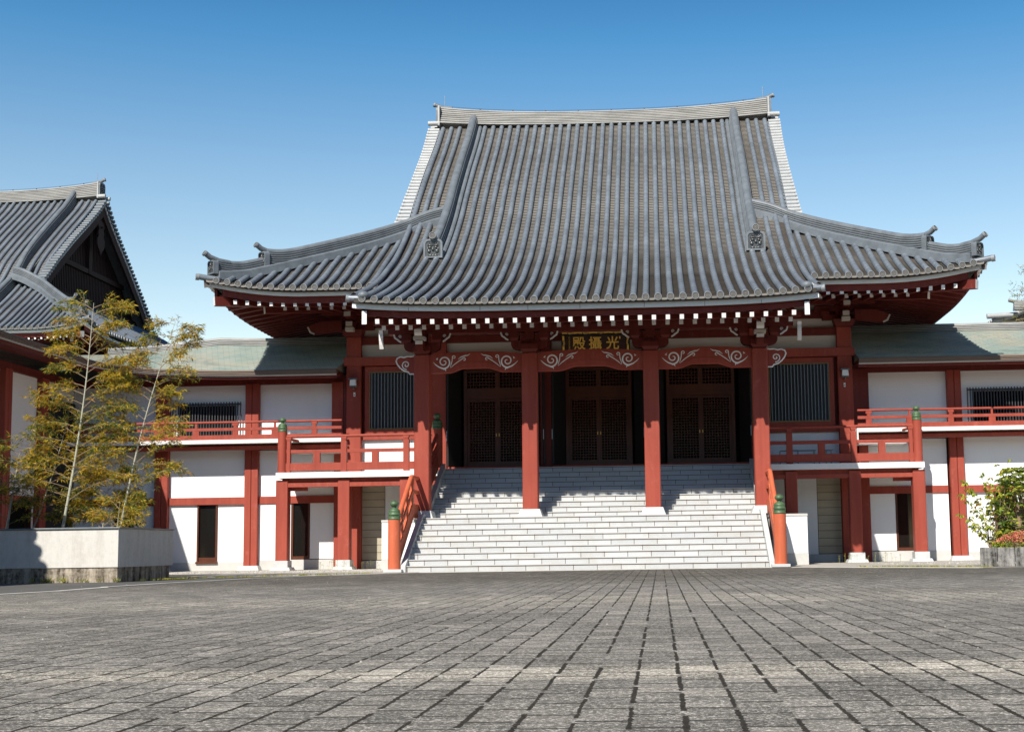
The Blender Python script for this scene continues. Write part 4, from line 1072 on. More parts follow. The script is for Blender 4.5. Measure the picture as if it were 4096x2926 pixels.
# brackets under the big eave at the hall corners
for sg in (-1, 1):
    def f_(b):
        x = sg * 7.36
        b.use('red_shaded'); b.frus(x - 0.26, x + 0.26, 7.4, 7.95, 6.95, 7.15, -0.06, -0.06)
        for (u0, u1, z0, z1) in ((-0.62, 0.95, 7.16, 7.32), (-0.85, 1.2, 7.42, 7.58)):
            b.box(x + sg * u0, x + sg * u1, 7.55, 7.75, z0, z1)
        b.box(x - 0.1, x + 0.1, 6.95, 7.55, 7.18, 7.34); b.box(x - 0.1, x + 0.1, 6.70, 7.55, 7.44, 7.60)
        for u in (-0.55, 0, 0.55, 0.95): b.box(x + sg * u - 0.13, x + sg * u + 0.13, 7.48, 7.82, 7.32, 7.42)
        b.box(x + sg * 0.9, x - sg * 3.0, 7.2, 7.4, 7.585, 7.70)
        P = [(0.3, 7.10), (1.1, 7.02), (1.25, 7.10), (1.32, 7.25), (0.95, 7.40), (0.3, 7.42)]
        b.prism([(sg * u, v) for u, v in P], lambda u, v, w_: (x + u, 7.30 + w_, v), 0.18)
        b.use('cream'); b.box(x - 0.099, x + 0.099, 6.94, 6.949, 7.19, 7.33); b.box(x - 0.099, x + 0.099, 6.69, 6.699, 7.45, 7.59)
        ribbon(b, [(x + sg * 1.12, 7.02, 0.03), (x + sg * 1.25, 7.08, 0.04), (x + sg * 1.33, 7.24, 0.03)], 7.29)
        b.box(x - 0.12, x + 0.12, 6.98, 7.2, 7.05, 7.165)
    part('bracket_set', hall, ['red_shaded', 'cream'], f_)

# ------------------------------------------------------------------ stone stairs
st = thing('stone_staircase', 'wide pale granite stairs climbing to the temple porch', 'stairs', (0, 3, 0))
for k in range(19):
    Y0 = k * 0.3 + (0.9 if k >= 9 else 0)
    Y1 = Y0 + 0.3 + (0.9 if k == 8 else 0) + 0.02
    z1 = (k + 1) * 0.15
    def f_(b):
        b.box(-4.37, 4.37, Y0 + 0.012, Y1, z1 - 0.15, z1 - 0.034)
        b.box(-4.37, 4.37, Y0, Y1, z1 - 0.0335, z1)
    part('step', st, ['granite'], f_)
for sg in (-1, 1):
    def f_(b):
        X0, X1 = sg * 4.375, sg * 4.50
        for ya, yb, za, zb in ((-0.05, 2.55, 0.17, 1.47), (3.55, 6.3, 1.62, 3.0)):
            x0, x1 = sorted((X0, X1))
            b.hexa([(x0, ya, za - 0.9 if za > 1 else 0), (x1, ya, za - 0.9 if za > 1 else 0), (x1, yb, zb - 0.9), (x0, yb, zb - 0.9), (x0, ya, za), (x1, ya, za), (x1, yb, zb), (x0, yb, zb)])
        b.box(X0, X1, 2.552, 3.548, 0.4, 1.46)
    part('stair_stringer', st, ['stone'], f_, 0.006)
part('stair_core', st, ['stone'], lambda b: (b.hexa([(-4.36, 0.4, 0), (4.36, 0.4, 0), (4.36, 6.8, 0), (-4.36, 6.8, 0), (-4.36, 0.4, 0.02), (4.36, 0.4, 0.02), (4.36, 6.8, 2.6), (-4.36, 6.8, 2.6)])))

NEWEL = [(0.085, 0), (0.155, 0.0), (0.155, 0.03), (0.145, 0.035), (0.145, 0.11), (0.153, 0.115), (0.153, 0.135), (0.143, 0.14), (0.138, 0.19), (0.142, 0.2), (0.130, 0.235), (0.09, 0.27), (0.052, 0.285), (0.048, 0.305),
         (0.08, 0.325), (0.108, 0.36), (0.112, 0.385), (0.098, 0.42), (0.06, 0.45), (0.022, 0.462), (0.004, 0.478)]
def newel(par, x, y, z0, z1, s=1.0, pmat='vermilion', foot=True):
    p = part('newel_post', par, [pmat], lambda b: (b.lathe((x, y, z0), [(0.15 * s, 0), (0.152 * s, (z1 - z0) * 0.5), (0.15 * s, z1 - z0)], 28)))
    def f_(b):
        b.lathe((x, y, z1 - 0.01), [(r * s, z * s) for r, z in NEWEL], 28)
        for k in range(6):
            a = k * PI / 3 + 0.5; ball(b, (x + math.cos(a) * 0.147 * s, y + math.sin(a) * 0.147 * s, z1 + 0.07 * s), 0.014, n=6)
    part('onion_finial', p, ['bronze'], f_)
    if foot: part('base_stone', p, ['stone'], lambda b: b.box(x - 0.235, x + 0.21, y - 0.2, y + 0.2, 0.003, z0 + 0.002), 0.008)
for sg, lab in ((-1, 'vermilion railing with green onion finial on the left of the stairs'), (1, 'vermilion railing with green onion finial on the right of the stairs')):
    x = sg * 4.65
    rl = thing('stair_railing', lab, 'railing', (x, 0, 0), 'railings beside the stairs')
    newel(rl, x, -0.05, 0.075, 1.28)
    def f_(b):
        b.use('vermilion'); xr = sg * 4.62
        b.tube([(xr, 0.02, 1.18), (xr, 1.95, 2.33), (xr, 2.12, 2.41), (xr, 2.3, 2.42), (xr, 2.98, 2.42)], 0.06, 12)
        b.use('bronze'); ball(b, (xr - sg * 0.052, 1.55, 2.1), 0.035, (0.4, 1, 1)); ball(b, (xr, 1.5, 2.075), 0.03, (1, 1, 1))
    part('handrail', rl, ['vermilion'], f_)
    xr = sg * 4.62
    for za, zb, hh, nm in ((0.86, 2.02, 0.10, 'middle_rail'), (0.30, 1.52, 0.36, 'bottom_rail')):
        def f_(b):
            b.beam((xr, 0.08, za), (xr, 2.15, zb + 0.02), 0.085, hh); b.beam((xr, 2.14, zb + 0.02), (xr, 2.99, zb + 0.02), 0.0845, hh)
        part(nm, rl, ['vermilion'], f_, 0.004)
    for y in (0.75, 1.45, 2.15):
        zt = 1.18 + 0.596 * y - 0.05; zb_ = 0.3 + 0.585 * y
        part('baluster', rl, ['vermilion'], lambda b: (b.box(xr - 0.04, xr + 0.04, y - 0.04, y + 0.04, zb_, min(zt - 0.12, 2.25)), b.box(xr - 0.055, xr + 0.055, y - 0.055, y + 0.055, min(zt, 2.34) - 0.12, min(zt, 2.36) + 0.0)), 0.004)
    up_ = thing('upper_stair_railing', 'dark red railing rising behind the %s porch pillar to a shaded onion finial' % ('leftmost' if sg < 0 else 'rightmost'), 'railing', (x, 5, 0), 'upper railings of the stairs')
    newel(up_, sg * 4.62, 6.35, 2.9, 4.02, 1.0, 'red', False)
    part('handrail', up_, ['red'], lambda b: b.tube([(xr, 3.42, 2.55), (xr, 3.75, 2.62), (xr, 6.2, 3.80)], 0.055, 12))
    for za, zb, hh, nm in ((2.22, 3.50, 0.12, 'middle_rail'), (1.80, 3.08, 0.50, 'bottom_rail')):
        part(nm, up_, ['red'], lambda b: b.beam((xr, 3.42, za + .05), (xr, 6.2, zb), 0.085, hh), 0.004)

# ------------------------------------------------------------------ low white walls beside the stairs
for sg, lab in ((-1, 'low white wall half hidden behind the left stair newel'), (1, 'low white wall right of the stairs with the newel shadow on it')):
    t = thing('low_wall', lab, 'wall', (sg * 5.2, 3.7, 0), 'low white walls')
    x0, x1 = sorted((sg * 4.78, sg * 5.69))
    part('wall_body', t, ['white'], lambda b: b.box(x0, x1, 3.60, 6.2, 0.30, 1.28), 0.01)
    part('wall_base', t, ['base'], lambda b: b.box(x0 - 0.005, x1 + 0.005, 3.595, 6.205, 0.0, 0.299))
    part('coping', t, ['base'], lambda b: b.box(x0 - 0.012, x1 + 0.012, 3.585, 6.21, 1.281, 1.345), 0.008)

# ------------------------------------------------------------------ raised verandas left and right of the porch
for sg, side in ((-1, 'left'), (1, 'right')):
    va = thing('veranda', 'raised veranda on red posts with a white floor edge, %s of the stairs' % side, 'veranda', (sg * 7, 7, 0), 'verandas beside the porch')
    part('floor_slab', va, ['whitepaint'], lambda b: b.box(sg * 4.52, sg * 9.34, 6.3, 7.72, 2.655, 2.82), 0.006)
    part('beam', va, ['red'], lambda b: (b.box(sg * 4.6, sg * 9.1, 6.42, 6.62, 2.40, 2.52), b.box(sg * 4.55, sg * 9.2, 6.50, 6.7, 2.521, 2.654), b.box(sg * 8.98, sg * 9.18, 6.7, 7.85, 2.42, 2.653), b.box(sg * 8.5, sg * 9.0, 6.63, 6.75, 2.30, 2.399)))
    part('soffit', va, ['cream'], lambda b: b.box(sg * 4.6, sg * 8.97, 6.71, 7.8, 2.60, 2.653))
    for cx, wd in ((9.185, 0.35), (7.37, 0.34), (5.56, 0.34)):
        p = part('post', va, ['vermilion' if False else 'red'], lambda b: b.cbox(sg * cx - wd / 2, sg * cx + wd / 2, 6.40, 6.75, 0.28, 2.60, 0.015))
        part('base_stone', p, ['stone'], lambda b: (b.box(sg * cx - 0.21, sg * cx + 0.21, 6.34, 6.80, 0.09, 0.28), b.frus(sg * cx - 0.30, sg * cx + 0.30, 6.26, 6.88, -0.0, 0.09, 0.04, 0.04)), 0.006)
    # railing of the veranda
    vr = thing('veranda_railing', 'red railing with a green onion finial along the %s veranda edge' % side, 'railing', (sg * 7, 6.45, 2.82), 'veranda railings')
    newel(vr, sg * 9.19, 6.45, 2.82, 4.03, 0.88, 'red', False)
    part('handrail', vr, ['red'], lambda b: (b.tube([(sg * 4.75, 6.45, 3.875), (sg * 9.1, 6.45, 3.875)], 0.042, 12), b.tube([(sg * 9.0, 6.5, 3.80), (sg * 8.85, 7.5, 3.80)], 0.04, 10)))
    part('middle_rail', vr, ['red'], lambda b: b.box(sg * 4.72, sg * 9.09, 6.41, 6.49, 3.385, 3.485), 0.004)
    part('bottom_rail', vr, ['red'], lambda b: (b.box(sg * 4.72, sg * 9.09, 6.39, 6.51, 2.87, 3.095)), 0.004)
    for cx in (8.995, 7.37, 5.54):
        part('rail_post', vr, ['red'], lambda b: (b.box(sg * cx - 0.085 * (1 if cx < 8.9 else .6), sg * cx + 0.085 * (1 if cx < 8.9 else .6), 6.375, 6.525, 2.83, 3.72),
             b.frus(sg * cx - 0.06, sg * cx + 0.06, 6.39, 6.51, 3.72, 3.76, 0, 0), b.frus(sg * cx - 0.06, sg * cx + 0.06, 6.38, 6.52, 3.76, 3.85, -0.03, 0)), 0.004)
    for cx in (8.17, 6.45):
        part('rail_strut', vr, ['red'], lambda b: b.box(sg * cx - 0.10, sg * cx + 0.10, 6.40, 6.50, 3.095, 3.385), 0.004)
    # wall below the veranda
    lw = hall
    part('siding_panel', hall, ['louver', 'bar_dark'], lambda b: ([(b.use('louver'), b.box(sg * 6.46, sg * 7.43, 7.90, 7.97, 0.26 + 0.225 * k, 0.26 + 0.225 * k + 0.212)) for k in range(10)], b.use('bar_dark'), b.box(sg * 6.44, sg * 7.45, 7.95, 8.0, 0.2, 2.6)))
    for bb_ in ((4.6, 6.44, 7.88, 8.03, 0.24, 2.7), (8.01, 8.75, 8.0, 8.1, 0.32, 1.985), (8.01, 10.32, 8.02, 8.12, 2.205, 3.6), (9.33, 10.32, 8.0, 8.1, 0.3, 1.985)):
        part('lower_wall_panel', hall, ['white'], lambda b: b.box(sg * bb_[0], sg * bb_[1], *bb_[2:]))
    part('wall_base', hall, ['base'], lambda b: (b.box(sg * 4.6, sg * 7.46, 7.86, 8.04, 0.0, 0.239), b.box(sg * 8.01, sg * 10.32, 7.985, 8.13, 0.0, 0.299)))
    part('wall_beam', hall, ['red'], lambda b: b.box(sg * 8.0, sg * 10.32, 7.96, 8.14, 1.985, 2.205), 0.004)
    part('lower_post', hall, ['red'], lambda b: (b.box(sg * 7.46, sg * 7.71, 7.84, 8.1, 0, 2.66), b.box(sg * 7.725, sg * 8.0, 7.86, 8.1, 0, 3.6)))
    d = part('service_door', hall, ['brown'], lambda b: ([b.box(sg * 8.76 if a else sg * 9.26, sg * 8.81 if a else sg * 9.32, 7.99, 8.09, 0.30, 1.985) for a in (0, 1)], b.box(sg * 8.81, sg * 9.26, 7.99, 8.09, 0.30, 0.40)))
    part('door_glass', d, ['glass'], lambda b: b.box(sg * 8.81, sg * 9.26, 8.04, 8.06, 0.40, 1.985))

# ------------------------------------------------------------------ name board
sb = thing('name_board', 'dark wooden name board with three gold characters in a gilded frame above the doors', 'sign', (0, 7.3, 6.5))
sbt = lambda p: (p[0] - 0.02, 7.28 - (p[2] - 6.2) * 0.22 + p[1], p[2] - 0.07)
part('board', sb, ['signwood'], lambda b: (b.box(-0.92, 0.92, 0.02, 0.06, 6.14, 6.84)), tf=sbt)
def f_(b):
    b.use('black')
    for (x0, x1, z0, z1) in ((-1.0, 1.0, 6.84, 6.93), (-1.0, 1.0, 6.06, 6.14), (-1.02, -0.90, 6.1, 6.88), (0.90, 1.02, 6.1, 6.88)): b.box(x0, x1, -0.02, 0.08, z0, z1)
    b.use('gold')
    def run(pts, wd):
        for (xa, za), (xb, zb) in zip(pts, pts[1:]):
            b.beam((xa, -0.03, za), (xb, -0.03, zb), 0.035, wd)
    # scalloped edge: long bars broken by groups of four short ones
    for zc in (6.925, 6.06):
        x = -0.985
        for L, kind in ((0.14, 1), (0.17, 0), (0.26, 1), (0.17, 0), (0.27, 1), (0.17, 0), (0.26, 1), (0.17, 0), (0.14, 1)):
            if kind: b.beam((x, -0.03, zc), (x + L / 2, -0.03, zc + 0.012), 0.035, 0.052); b.beam((x + L / 2, -0.03, zc + 0.012), (x + L, -0.03, zc), 0.0352, 0.052)
            else:
                for k in range(4):
                    xx = x + 0.03 + k * 0.04; dz = -0.012 if k in (1, 2) else 0
                    b.box(xx - 0.012, xx + 0.012, -0.048, -0.012, zc - 0.026 + dz, zc + 0.024 + dz)
            x += L + 0.01
    for sx in (-1, 1):
        z = 6.11
        for L, kind in ((0.10, 1), (0.15, 0), (0.17, 1), (0.15, 0), (0.13, 1)):
            if kind: b.box(sx * 0.955 - 0.028, sx * 0.955 + 0.028, -0.048, -0.012, z, z + L)
            else:
                for k in range(4):
                    zz = z + 0.02 + k * 0.037; b.box(sx * (0.935 + 0.01 * (k in (0, 3))) - 0.026, sx * (0.935 + 0.01 * (k in (0, 3))) + 0.026, -0.048, -0.012, zz - 0.01, zz + 0.01)
            z += L + 0.008
part('board_frame', sb, ['black', 'gold'], f_, tf=sbt)
def text_mesh(s, size):
    cu = bpy.data.curves.new('lettering', 'FONT'); cu.body = s; cu.size = size; cu.extrude = 0.01; cu.offset = size * 0.014
    cu.align_x = 'CENTER'; cu.align_y = 'CENTER'; cu.resolution_u = 3
    o = bpy.data.objects.new('t', cu); C.objects.link(o)
    bpy.context.view_layer.update()
    me = bpy.data.meshes.new_from_object(o.evaluated_get(bpy.context.evaluated_depsgraph_get()))
    bpy.data.objects.remove(o); return me
def lettering(s, x, z, size, sxx=1.0):
    me = text_mesh(s, size); xs_ = [v.co.x for v in me.vertices]; ys_ = [v.co.y for v in me.vertices]
    cx, cy = (min(xs_) + max(xs_)) / 2, (min(ys_) + max(ys_)) / 2
    b = MB('gold'); b.add([(x + (v.co.x - cx) * sxx, -0.005 - v.co.z * 0.6, z + v.co.y - cy) for v in me.vertices], [tuple(p.vertices) for p in me.polygons])
    return b.build('character', sb, sbt)
for ch, x in (('殿', -0.50), ('攝', -0.01), ('光', 0.50)): lettering(ch, x, 6.625, 0.40, 1.0)
for i, ch in enumerate('八十六才仁承'): lettering(ch, -0.78, 6.80 - i * 0.06, 0.052)
part('seal', sb, ['gold'], lambda b: (b.box(-0.815, -0.745, -0.004, 0.019, 6.42, 6.455), b.box(0.70, 0.74, -0.004, 0.019, 6.74, 6.81)), tf=sbt)

# wall lamps and switches
for sg, side in ((-1, 'left'), (1, 'right')):
    lp = thing('wall_lamp', 'square glass wall lamp on the red corner column %s of the porch' % side, 'lamp', (sg * 7.34, 7.5, 5.55), 'wall lamps')
    part('lamp_glass', lp, ['lampglass'], lambda b: (b.frus(sg * 7.34 - 0.10, sg * 7.34 + 0.10, 7.40, 7.56, 5.46, 5.64, 0.012, 0.01)), 0.01)
    part('lamp_cap', lp, ['bar'], lambda b: (b.box(sg * 7.34 - 0.125, sg * 7.34 + 0.125, 7.375, 7.6, 5.641, 5.675), b.box(sg * 7.34 - 0.105, sg * 7.34 + 0.105, 7.395, 7.6, 5.43, 5.459), b.tube([(sg * 7.34, 7.48, 5.43), (sg * 7.34, 7.5, 5.37), (sg * 7.34, 7.61, 5.37)], 0.018, 6)))
    bx = MB('whitepaint', 'bar_dark'); bx.box(sg * 7.33 - 0.028, sg * 7.33 + 0.028, 7.585, 7.618, 5.15, 5.27); bx.use('bar_dark'); bx.box(sg * 7.33 - 0.012, sg * 7.33 + 0.012, 7.578, 7.584, 5.18, 5.21)
    tag(bx.build('switch_box'), 'small pale box on the red column below the %s wall lamp' % side, 'switch box', 'switch boxes')

# low steel racks standing behind the right veranda railing
rk = MB('steel')
for xa, xb in ((5.35, 6.4), (6.5, 6.9)):
    for y in (7.35, 7.55):
        rk.tube([(xa, y, 3.27), (xb, y, 3.27)], 0.014, 6)
        for x in (xa, xb - 0.05, (xa + xb) / 2): rk.tube([(x, y, 2.83), (x, y, 3.27)], 0.013, 6)
tag(rk.build('steel_rack'), 'low galvanised steel rack behind the right veranda railing', 'rack')
# ------------------------------------------------------------------ side wings
zw = pchip([(0, 0), (0.6, 0.17), (1.3, 0.41), (2.0, 0.70), (2.7, 1.02), (3.25, 1.26)])
def wing_roof(par, path, zl, flip, hs=lambda i: 1.0, ridge_to=None):
    """path: eave points (x,y); zl(i): eave height; courses step up toward the ridge on the left-hand side"""
    P = [Vector((x, y, 0)) for x, y in path]; n = len(P); nr = []
    for i in range(n):
        t = (P[min(i + 1, n - 1)] - P[max(i - 1, 0)]).normalized(); nr.append(Vector((-t.y, t.x, 0)) * flip)
    cr = seg(0, 3.25, 27)
    rf = MB('copper', 'bark_eave', 'rust')
    rf.use('copper'); vs = []
    rows_ = []
    for a in cr: rows_.append((a, zw(a))); 
    prof = []
    for k in range(len(rows_) - 1):
        prof.append((rows_[k][0], rows_[k][1] + 0.014)); prof.append((rows_[k + 1][0], rows_[k + 1][1] - 0.001))
    m_ = len(prof)
    for i in range(n):
        for a, z in prof: q = P[i] + nr[i] * a; vs.append((q.x, q.y, zl(i) + z * hs(i)))
    rf.add(vs, [(i * m_ + j, (i + 1) * m_ + j, (i + 1) * m_ + j + 1, i * m_ + j + 1) for i in range(n - 1) for j in range(m_ - 1)])
    # far slope
    vs = []
    for i in range(n):
        for a, z in ((3.25, 1.26), (4.6, 0.8), (6.4, 0.0)): q = P[i] + nr[i] * a; vs.append((q.x, q.y, zl(i) + z * hs(i)))
    rf.add(vs, [(i * 3 + j, (i + 1) * 3 + j, (i + 1) * 3 + j + 1, i * 3 + j + 1) for i in range(n - 1) for j in range(2)])
    for e, d in ((0, -1), (n - 1, 1)):
        q0 = P[e]; vs = [(q0.x + nr[e].x * a, q0.y + nr[e].y * a, zl(e) + z * hs(e)) for a, z in prof[::4] + [(3.25, 1.26), (6.4, 0.0)]]
        rf.add(vs, [tuple(range(len(vs)))])
    roof = rf.build('copper_roof', par)
    def band(name, mat, secs):
        b = MB(mat); vs = []; k = len(secs)
        for i in range(n):
            for a, z in secs: q = P[i] + nr[i] * a; vs.append((q.x, q.y, zl(i) + z))
        b.add(vs, [(i * k + j, (i + 1) * k + j, (i + 1) * k + (j + 1) % k, i * k + (j + 1) % k) for i in range(n - 1) for j in range(k)] + [tuple(range(k)), tuple(range((n - 1) * k, n * k))])
        return b.build(name, roof)
    band('layered_eave', 'bark_eave', [(0.0, 0.012), (-0.01, -0.03), (0.015, -0.035), (0.01, -0.075), (0.035, -0.08), (0.03, -0.125), (0.06, -0.13), (0.35, -0.13), (0.35, 0.03)])
    band('eave_strip', 'cream', [(0.07, -0.131), (0.07, -0.165), (0.13, -0.165), (0.13, -0.131)])
    band('eave_board', 'red_shaded', [(0.14, -0.131), (0.14, -0.24), (0.20, -0.24), (0.20, -0.16), (1.3, -0.06), (1.3, 0.0), (0.36, -0.02)])
    sec = ridge_sec(0.17, 0.26, 3, 0.08)
    b = MB('ridge_pale'); b.sweep([tuple(P[i] + nr[i] * 3.25 + Vector((0, 0, zl(i) + 1.26 * hs(i) - 0.05))) for i in range(ridge_to or n)], sec, grooves=3)
    b.build('wing_ridge', roof)
    return roof

def wing_wall(par, o, d, L, posts, wins, doors, y=0.0, upto=5.15, skip_low=0.0):
    """a wall starting at o=(x,y) running along unit d with the outside to its right-hand side (facing -n)"""
    n = Vector((d[1], -d[0], 0))
    def tf(p): return (o[0] + d[0] * p[0] + n.x * p[1], o[1] + d[1] * p[0] + n.y * p[1], p[2])
    # in wall space: u along, v outward, z up
    def pt(name, mats, fn, bevel=0, par_=par): return part(name, par_, mats, fn, bevel, tf=tf)
    edges = [0] + [q for p in posts for q in (p - 0.21, p + 0.21)] + [L]
    for a, b2 in zip(edges[::2], edges[1::2]):
        if b2 - a < 0.1: continue
        pt('upper_panel', ['white'], lambda b: b.box(a, b2, -0.12, -0.02, 3.625, 5.60))
        if a >= skip_low:
            pt('middle_panel', ['white'], lambda b: b.box(a, b2, -0.12, -0.02, 2.20, 3.62))
            cuts = [dd for dd in doors if a < dd[0] < b2]
            xs_ = [a] + [q for dd in cuts for q in dd] + [b2]
            for p_, q_ in zip(xs_[::2], xs_[1::2]): pt('lower_panel', ['white'], lambda b: b.box(p_, q_, -0.12, -0.03, 0.25, 1.98))
            pt('mid_beam', ['red'], lambda b: b.box(a, b2, -0.08, 0.05, 1.98, 2.20), 0.004)
            pt('wall_base', ['base'], lambda b: b.box(a, b2, -0.12, 0.0, 0.0, 0.249))
            for q0, q1 in cuts:
                dd = pt('side_door', ['brown'], lambda b: (b.box(q0, q0 + 0.05, -0.11, 0.01, 0.28, 1.98), b.box(q1 - 0.05, q1, -0.11, 0.01, 0.28, 1.98), b.box(q0 - 0.02, q1 + 0.02, -0.11, 0.06, 0.22, 0.28), b.box(q0 + .05, q1 - .05, -0.10, -0.02, 0.28, 0.40)))
                pt('door_glass', ['glass'], lambda b: b.box(q0 + 0.05, q1 - 0.05, -0.09, -0.06, 0.40, 1.98), par_=dd)
    for p in posts:
        def f_(b):
            z0 = 0.14
            for s in (-1, 1): b.cbox(p + s * 0.105 - 0.10, p + s * 0.105 + 0.10, -0.15, 0.16, z0, 5.62, 0.012)
            b.box(p - 0.19, p + 0.19, -0.14, 0.10, z0, 5.62)
        q = pt('wall_post', ['red'], f_)
        pt('base_stone', ['stone'], lambda b: b.frus(p - 0.33, p + 0.33, -0.12, 0.38, 0.0, 0.138, 0.06, 0.06), 0.005, q)
    pt('top_beam', ['red_shaded'], lambda b: b.box(0, L, -0.12, 0.12, 5.60, 5.80))
    for a, b2 in wins:
        w_ = pt('barred_window', ['bar_dark', 'glass'], lambda b: (b.use('glass'), b.box(a + 0.05, b2 - 0.05, -0.06, -0.01, 4.02, 4.98), b.use('steel'), b.box(a, b2, -0.02, 0.0, 4.98, 5.01), b.box(a, a + 0.05, -0.02, 0.0, 4.0, 4.98), b.box(b2 - 0.05, b2, -0.02, 0.0, 4.0, 4.98)))
        def f_(b):
            b.use('bar_dark'); b.box(a - 0.12, b2 + 0.12, 0.05, 0.09, 5.01, 5.05)
            x = a - 0.12
            while x < b2 + 0.14: b.box(x - 0.014, x + 0.014, 0.09, 0.12, 3.98, 5.09); x += 0.087
        pt('window_bars', ['bar_dark'], f_, par_=w_)
    return tf

def gallery(par_wing, rail, path, flip=1, x_end=None):
    """floor edge of the wing gallery and its railing along path (outer edge)"""
    P = [Vector((x, y, 0)) for x, y in path]; n = len(P); nr = []
    for i in range(n):
        t = (P[min(i + 1, n - 1)] - P[max(i - 1, 0)]).normalized(); nr.append(Vector((-t.y, t.x, 0)) * flip)
    def band(name, mat, par, secs):
        b = MB(mat); vs = []; k = len(secs)
        for i in range(n):
            for a, z in secs: q = P[i] + nr[i] * a; vs.append((q.x, q.y, z))
        b.add(vs, [(i * k + j, (i + 1) * k + j, (i + 1) * k + (j + 1) % k, i * k + (j + 1) % k) for i in range(n - 1) for j in range(k)] + [tuple(range(k)), tuple(range((n - 1) * k, n * k))])
        return b.build(name, par)
    R4 = lambda a0, a1, z0, z1: [(a0, z0), (a1, z0), (a1, z1), (a0, z1)]
    band('gallery_floor', 'whitepaint', par_wing, R4(0, 0.95, 3.765, 3.875))
    band('gallery_beam', 'red', par_wing, R4(0.28, 0.42, 3.59, 3.70)); band('gallery_beam', 'red_shaded', par_wing, R4(0.36, 0.95, 3.702, 3.763))
    band('bottom_rail', 'red', rail, R4(0.06, 0.16, 3.885, 4.02)); band('middle_rail', 'red', rail, R4(0.07, 0.15, 4.15, 4.235))
    b = MB('red'); b.tube([tuple(P[i] + nr[i] * 0.11 + Vector((0, 0, 4.40))) for i in range(n)], 0.036, 10); b.build('handrail', rail)
    d = 0.0; tot = sum((P[i + 1] - P[i]).length for i in range(n - 1)); s_ = 0.32
    k = 0
    while s_ < tot:
        acc = 0
        for i in range(n - 1):
            L = (P[i + 1] - P[i]).length
            if acc + L >= s_:
                t = (P[i + 1] - P[i]).normalized(); c = P[i] + t * (s_ - acc) + nr[i] * 0.11; break
            acc += L
        bb = MB('red'); w_ = 0.08 if k % 2 == 0 else 0.095
        def bx(z0, z1, hw, hd):
            a = c - t * hw - nr[i] * hd; a2 = c + t * hw - nr[i] * hd; a3 = c + t * hw + nr[i] * hd; a4 = c - t * hw + nr[i] * hd
            bb.hexa([(q.x, q.y, z) for z in (z0, z1) for q in (a, a2, a3, a4)])
        bx(4.0, 4.16, w_, 0.035)
        if k % 2 == 0: bx(4.22, 4.30, 0.05, 0.045); bx(4.30, 4.375, 0.085, 0.05)
        else: bx(4.22, 4.375, 0.03, 0.02)
        bb.build('rail_post', rail); s_ += 1.19; k += 1

# right wing
wr_ = thing('right_wing', 'two storey white and red wing with a green copper roof on the right', 'building', (14, 8, 0), 'side wings')
wing_wall(wr_, (7.6, 8.0), (1, 0), 20, [2.99, 5.86, 8.8, 11.7, 14.6, 17.5], [(3.5, 5.35), (9.3, 11.2)], [(4.05, 4.7), (9.9, 10.6)], skip_low=2.9)
part('end_post', wr_, ['red_shaded'], lambda b: (b.box(7.58, 8.06, 7.80, 8.1, 3.85, 5.7)))
part('back_wall', wr_, ['white'], lambda b: (b.box(7.7, 27.6, 11.6, 11.8, 0, 5.7), b.box(27.5, 27.7, 8.1, 11.6, 0, 5.7)))
wing_roof(wr_, [(7.66 + 0.0 * i, 6.75) for i in range(1)] + [(x, 6.75) for x in seg(7.9, 27.9, 12)], lambda i: 5.885, 1)
rr = thing('gallery_railing', 'red railing along the upper gallery of the right wing', 'railing', (12, 7.2, 3.88), 'gallery railings')
gallery(wr_, rr, [(x, 7.1) for x in seg(7.62, 27.6, 10)])
part('gallery_end', wr_, ['whitepaint'], lambda b: (b.box(7.58, 7.615, 7.1, 8.0, 3.45, 3.875), b.box(7.62, 9.0, 7.15, 7.95, 3.42, 3.46)))

# left wing: along the hall, round a curved inner corner, then toward the viewer
wl = thing('left_wing', 'two storey white and red wing with a pale green roof curving round on the left', 'building', (-14, 8, 0), 'side wings')
def corner_path(xe, y0, xs0, r, yend, n1=8, n2=8, n3=8):
    # from right to left along y=y0, arc into x=xe, then toward -y
    p = [(x, y0) for x in seg(xs0, xe + r, n1)]
    p += [(xe + r + r * math.cos(a), y0 - r + r * math.sin(a)) for a in seg(PI / 2, PI, n2)][1:]
    p += [(xe, y) for y in seg(y0 - r, yend, n3)][1:]
    return p
pe = corner_path(-14.45, 6.75, -7.7, 1.6, -3.0)
zE = [5.885 + 0.20 * min(1, max(0, (-10.5 - x) / 4.0)) ** 1.6 for x, y in pe]
pe2 = [pe[0]] + pe
hsL = [1.0 - 0.62 * min(1, max(0, (-12.6 - x) / 1.85)) for x, y in pe]
wing_roof(wl, pe, lambda i: zE[i], -1, lambda i: hsL[i], 12)
wl_tf = wing_wall(wl, (-16.1, 8.0), (1, 0), 8.5, [2.82, 5.58], [(3.25, 5.1)], [(3.9, 4.52), (1.35, 1.95)], skip_low=0.0) if False else None
def ww(par, o, d, L, posts, wins, doors): return wing_wall(par, o, d, L, posts, wins, doors)
wing_wall(wl, (-16.1, 8.0), (1, 0), 5.79, [2.82, 5.58], [(3.25, 5.1)], [(3.9, 4.52), (1.35, 1.95)])
part('upper_panel', wl, ['white'], lambda b: b.box(-10.31, -8.05, 8.02, 8.12, 3.8, 5.60))
part('top_beam', wl, ['red_shaded'], lambda b: (b.box(-10.31, -7.62, 7.88, 8.12, 5.60, 5.80), b.box(-7.71, -7.6, 7.80, 8.12, 3.85, 5.7)))
part('end_post', wl, ['red'], lambda b: b.box(-8.06, -7.72, 7.79, 8.1, 3.86, 5.62))
wing_wall(wl, (-16.05, -3.4), (0, 1), 11.3, [0.2, 3.0, 6.7, 9.0], [], [(7.2, 8.6)])
